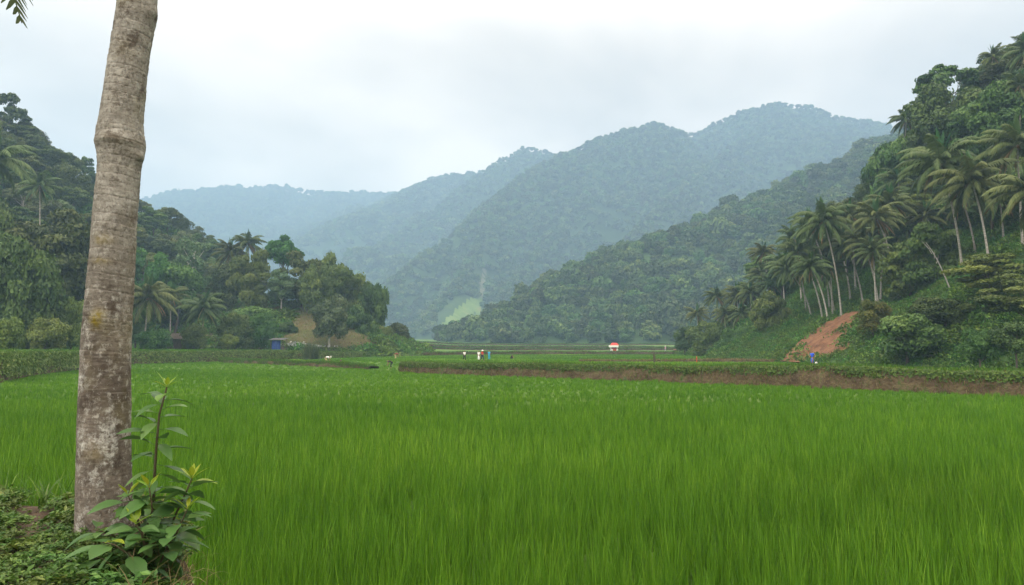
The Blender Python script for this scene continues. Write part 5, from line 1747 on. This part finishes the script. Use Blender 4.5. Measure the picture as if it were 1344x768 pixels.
# ------------------------------------------------------------------ the stall, the sacks, the shelter and the half-hidden hut
def stall(px, py, w, label):
    g = hit(px, py, 150, 330); s = w / F * g[1]
    r = empty('market_stall', tuple(g + np.array([0, 0, .02])))
    hw = s / 2
    a = Acc()
    for sx in (-1, 1):
        for sy in (-1, 1):
            a = Acc(); a.box((sx * hw * .78, sy * hw * .6, s * .33), (s * .05, s * .05, s * .66)); link('post', a.mesh('post', False), PM['white'], r)
    a = Acc(); a.box((0, -hw * .6, s * .22), (s * .62, s * .05, s * .3)); a.box((0, -hw * .5, s * .38), (s * .72, s * .3, s * .03)); link('counter', a.mesh('counter', False), PM['red'], r)
    a = Acc(); a.box((-hw * .62, -hw * .655, s * .18), (s * .22, s * .04, s * .3)); a.box((hw * .66, -hw * .655, s * .18), (s * .2, s * .04, s * .3)); link('side_panel', a.mesh('side_panel', False), PM['white'], r)
    a = Acc(); a.box((0, hw * .55, s * .33), (s * .7, s * .04, s * .5)); link('back_wall', a.mesh('back_wall', False), PM['maroon'], r)
    # white awning band, deeper to the left
    a = Acc(); a.box((-s * .06, -hw * .1, s * .66), (s * 1.02, s * .9, s * .24)); link('awning', a.mesh('awning', False), PM['white'], r)
    a = Acc()
    x0, x1, y0, y1, z0, z1 = -s * .42, s * .5, -s * .5, s * .42, s * .79, s * 1.06
    V = np.array([(x0, y0, z0), (x1, y0, z0), (x1, y1, z0), (x0, y1, z0), (x0 + s * .18, 0, z1), (x1 - s * .18, 0, z1), (x1 - s * .18, .01, z1), (x0 + s * .18, .01, z1)])
    a.add(V, np.array([[0, 1, 5, 4], [2, 3, 7, 6], [1, 2, 6, 5], [3, 0, 4, 7], [0, 3, 2, 1]])); rf = link('roof', a.mesh('roof', False), PM['red'], r)
    a = Acc(); a.tube(np.array([(x0 + s * .18, 0, z1), (x1 - s * .18, 0, z1)]), .05, 6); link('ridge_cap', a.mesh('ridge_cap'), PM['red'], rf)
    tag(r, label, 'stall')


stall(806, 462, 11, 'small white roadside stall with a red hipped roof on the far field')
for i, (px, w, lab) in enumerate([(506, 5.5, 'white sack lying leftmost of three at the foot of the knoll trees'), (512, 5, 'white sack in the middle of three at the foot of the knoll trees'), (517.5, 4.5, 'smallest white sack, rightmost of three at the foot of the knoll trees')]):
    g = hit(px, 459.5, 150, 230); s = w / F * g[1]
    k = np.linspace(0, PI, 9); V, Fq = tube_np(np.stack([-s * .5 * np.cos(k), .04 * np.sin(3 * k), s * .28 + .05 * np.sin(2 * k)], 1), s * .36 * np.sin(k) ** .5 + .003, 12)
    V[:, 2] = np.maximum(V[:, 2] * (1 + .15 * fbm(V[:, 0] * 3, V[:, 1] * 3, i, 2)), 0)
    o = link('sack', np_mesh('sack', V, Fq), PM['white']); o.location = tuple(g); o.rotation_euler = (0, 0, .2 * (i - 1)); tag(o, lab, 'sack', 'white sacks at the foot of the knoll')


def corrugated(name, w, d, mat, parent, loc, rot, amp=.03, per=.2):
    x = np.arange(-w / 2, w / 2 + .01, per / 6); y = np.array([-d / 2, d / 2])
    X, Y = np.meshgrid(x, y); Zt = amp * np.sin(X * 2 * PI / per)
    n = len(x)
    V = np.concatenate([np.stack([X, Y, Zt], -1).reshape(-1, 3), np.stack([X, Y, Zt - .015], -1).reshape(-1, 3)])
    i = np.arange(n - 1)
    Fq = np.concatenate([np.stack([i, i + 1, n + i + 1, n + i], 1), np.stack([2 * n + i, 3 * n + i, 3 * n + i + 1, 2 * n + i + 1], 1)])
    o = link(name, np_mesh(name, V, Fq), mat, parent); o.location = loc; o.rotation_euler = rot
    return o


M['tin'] = noise_mat('roof_tin', [(.3, (.05, .05, .05)), (.6, (.10, .105, .11)), (.75, (.09, .065, .05))], scale=1.5, rough=.8)
M['tarp'] = noise_mat('blue_tarp', [(.3, (.012, .03, .13)), (.7, (.03, .07, .22))], scale=2.5, rough=.45, bump=.08)
M['wood'] = noise_mat('old_wood', [(.3, (.05, .042, .034)), (.7, (.12, .10, .082))], scale=3, stretch=(1, 1, .2))
g = np.array([*at(366, 449, 143)[:2], 0]); g[2] = land1(g[0], g[1])
r = empty('shelter', tuple(g)); s = 143 / F
for sx in (-1, 1):
    for sy in (-1, 1):
        a = Acc(); a.tube(np.array([(sx * 8 * s, sy * 1.2, -.3), (sx * 8 * s, sy * 1.2, 2.5 + .2 * sy)]), .06, 6); link('post', a.mesh('post'), M['wood'], r)
# tarpaulin wall hanging in folds
x = np.linspace(-6.5 * s, 5 * s, 40); z = np.linspace(.15, 2.2, 14); X, Zz = np.meshgrid(x, z)
Yy = -1.28 + .08 * np.sin(X * 5) * (1.4 - Zz * .4) + .03 * np.sin(X * 13 + Zz)
V = np.stack([X, Yy, Zz], -1).reshape(-1, 3); i = np.arange(13)[:, None] * 40; j = np.arange(39)[None]
Fq = np.stack([i + j, i + j + 1, i + 41 + j, i + 40 + j], -1).reshape(-1, 4)
tp = link('tarpaulin', np_mesh('tarpaulin', V, Fq), M['tarp'], r); sol = tp.modifiers.new('t', 'SOLIDIFY'); sol.thickness = .02
corrugated('roof', 21 * s, 3.4, M['tin'], r, (0, 0, 2.5), (.12, 0, 0))
a = Acc(); a.box((7 * s, -.9, .45), (3.5 * s, .5, .9)); a.box((7 * s, -.9, .93), (4 * s, .6, .05)); link('bench', a.mesh('bench', False), M['wood'], r)
tag(r, 'field shelter with a blue tarpaulin wall and grey tin roof below the knoll', 'shelter')

g = hit(236, 448, 100, 220); Y0 = 138; p = at(236, 448, Y0); g = np.array([p[0], Y0, land1(p[0], Y0)]); s = Y0 / F
r = empty('farm_hut', tuple(g))
zt = 2.3
a = Acc(); a.box((0, 0, zt / 2), (5.0, 3.4, zt)); wl = link('wall', a.mesh('wall', False), M['wood'], r)
corrugated('roof', 6.6, 3.0, M['wood'], r, (0, -1.25, zt + .35), (.42, 0, 0)); corrugated('roof', 6.6, 3.0, M['wood'], r, (0, 1.4, zt + .34), (-.42, 0, 0))
a = Acc(); a.box((-1.1, -1.74, 1.0), (.9, .06, 2.0)); link('door', a.mesh('door', False), M['bark_dark'], r)
a = Acc(); a.box((1.2, -1.74, 1.6), (1.0, .06, .8)); wn = link('window', a.mesh('window', False), M['bark_dark'], r)
tag(r, 'farm hut with weathered grey roof half hidden behind the left palms', 'hut')

# whitish heap of cut brush beside the shelter, pale posts at the far end of the valley
rg = np.random.default_rng(3)
n = 700
P = rg.normal(size=(n, 3)) * np.array([2.6, .8, 0]); P[:, 2] = np.abs(rg.normal(size=n)) * .35 * np.exp(-(P[:, 0] / 3) ** 2) + .1
V, Fq, T = leaf_cards(P, unit(rg.normal(size=(n, 3)) + np.array([0, -.5, .6])), .3, 2.4, rg)
M['brush'] = leaf_mat('pale_brush', (.2, .22, .2), (.3, .32, .29), (.42, .43, .4), trans=.15, randv=0)
g = hit(390, 455, 110, 220); o = link('brush_heap', np_mesh('brush_heap', V, Fq, T, smooth=False), M['brush']); o.location = tuple(g); tag(o, 'long pale heap of cut brush right of the blue shelter', 'brush heap')
for px, h in ((586, 9), (591, 11)):
    Yp = 470; p = at(px, 449, Yp); g = np.array([p[0], Yp, land1(p[0], Yp)])
    a = Acc(); s = Yp / F
    a.tube(np.array([(0, 0, -.3), (.05, 0, h * s * .6), (.02, 0, h * s)]), [.2, .16, .12], 7)
    a.tube(np.array([(-.8, 0, h * s * .93), (.8, 0, h * s * .93)]), [.08, .08], 5)
    o = link('utility_pole', a.mesh('utility_pole'), M['bark_white']); o.location = tuple(g)
    tag(o, 'pale pole at the far end of the valley, ' + ('left and shorter of the pair' if h == 9 else 'right and taller of the pair'), 'pole', 'pale poles at the valley end')
# ------------------------------------------------------------------ light, sky, air
def world():
    w = D.worlds.new('World'); SC.world = w; w.use_nodes = True
    nt = w.node_tree; N = nt.nodes; L = nt.links; N.clear()
    out = N.new('ShaderNodeOutputWorld')
    sky = N.new('ShaderNodeTexSky'); sky.sky_type = 'NISHITA'; sky.sun_disc = False
    sky.sun_elevation = SUN_EL; sky.sun_rotation = SUN_ROT
    b1 = N.new('ShaderNodeBackground'); b1.inputs[1].default_value = .1
    L.new(sky.outputs[0], b1.inputs[0])
    tc = N.new('ShaderNodeTexCoord')
    sep = N.new('ShaderNodeSeparateXYZ'); L.new(tc.outputs['Generated'], sep.inputs[0])
    # project the cloud layer on a flat ceiling
    zz = N.new('ShaderNodeMath'); zz.operation = 'ADD'; zz.inputs[1].default_value = .22
    ab = N.new('ShaderNodeMath'); ab.operation = 'ABSOLUTE'; L.new(sep.outputs[2], ab.inputs[0]); L.new(ab.outputs[0], zz.inputs[0])
    dv = N.new('ShaderNodeVectorMath'); dv.operation = 'DIVIDE'
    cb = N.new('ShaderNodeCombineXYZ'); 
    for k in range(3): L.new(zz.outputs[0], cb.inputs[k])
    L.new(tc.outputs['Generated'], dv.inputs[0]); L.new(cb.outputs[0], dv.inputs[1])
    mp = N.new('ShaderNodeMapping'); mp.inputs['Location'].default_value = CLOUD_OFF
    L.new(dv.outputs[0], mp.inputs[0])
    nz = N.new('ShaderNodeTexNoise'); nz.inputs['Scale'].default_value = 1.15; nz.inputs['Detail'].default_value = 5; nz.inputs['Roughness'].default_value = .48
    nz.inputs['Distortion'].default_value = .25
    L.new(mp.outputs[0], nz.inputs['Vector'])
    r = N.new('ShaderNodeValToRGB'); e = r.color_ramp.elements
    e[0].position = .38; e[0].color = (*CLOUD_DARK, 1); e[1].position = .6; e[1].color = (*CLOUD_LIGHT, 1)
    L.new(nz.outputs['Fac'], r.inputs[0])
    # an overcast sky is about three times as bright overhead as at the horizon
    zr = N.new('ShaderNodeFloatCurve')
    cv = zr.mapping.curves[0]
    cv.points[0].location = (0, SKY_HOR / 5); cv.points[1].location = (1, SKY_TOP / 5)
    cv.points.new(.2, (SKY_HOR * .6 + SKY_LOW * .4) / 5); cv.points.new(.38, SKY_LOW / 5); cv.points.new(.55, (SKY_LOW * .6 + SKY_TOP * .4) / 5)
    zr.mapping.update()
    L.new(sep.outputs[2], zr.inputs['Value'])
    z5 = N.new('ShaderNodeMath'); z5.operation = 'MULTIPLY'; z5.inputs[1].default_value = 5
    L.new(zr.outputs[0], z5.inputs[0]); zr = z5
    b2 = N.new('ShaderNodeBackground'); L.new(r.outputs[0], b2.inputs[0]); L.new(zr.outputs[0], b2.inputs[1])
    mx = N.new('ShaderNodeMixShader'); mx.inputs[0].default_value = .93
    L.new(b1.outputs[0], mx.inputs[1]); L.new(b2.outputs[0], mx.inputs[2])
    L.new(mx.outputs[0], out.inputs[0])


SUN_EL = math.radians(40); SUN_AZ = math.radians(-132)      # azimuth from +Y towards +X
SUN_ROT = SUN_AZ
CLOUD_OFF = (1.3, .4, 0)
CLOUD_DARK = (.72, .615, .50); CLOUD_LIGHT = (1.14, .965, .78)
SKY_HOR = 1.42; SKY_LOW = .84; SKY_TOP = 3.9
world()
sun = D.objects.new('sun', D.lights.new('sun', 'SUN')); COL.objects.link(sun)
sun.data.energy = 1.5; sun.data.angle = math.radians(12); sun.data.color = (1, .96, .9)
sd = Vector((math.sin(SUN_AZ) * math.cos(SUN_EL), math.cos(SUN_AZ) * math.cos(SUN_EL), math.sin(SUN_EL)))
sun.rotation_euler = (-sd).to_track_quat('-Z', 'Y').to_euler()

HAZE = True
if HAZE:
    a = Acc(); a.box((-300, 1500, 324), (5200, 3900, 660))
    hz = link('haze', a.mesh('haze', smooth=False))
    m, nt, N, L = nodes('haze_air')
    out = N.new('ShaderNodeOutputMaterial'); v = N.new('ShaderNodeVolumePrincipled')
    v.inputs['Color'].default_value = (.34, .52, .75, 1)
    v.inputs['Density'].default_value = .00058
    v.inputs['Anisotropy'].default_value = 0.0
    L.new(v.outputs[0], out.inputs['Volume'])
    hz.data.materials.append(m)
    tag(hz, 'pale blue haze filling the valley', 'haze', kind='stuff')

SC.render.engine = 'CYCLES'
cy = SC.cycles
cy.use_denoising = True
try: cy.denoiser = 'OPENIMAGEDENOISE'
except Exception: pass
cy.max_bounces = 6; cy.diffuse_bounces = 3; cy.glossy_bounces = 2; cy.transmission_bounces = 4; cy.volume_bounces = 1
cy.caustics_reflective = False; cy.caustics_refractive = False
SC.view_settings.view_transform = 'Standard'
SC.view_settings.look = 'None'
SC.view_settings.exposure = 0.95
SC.view_settings.gamma = 1.0
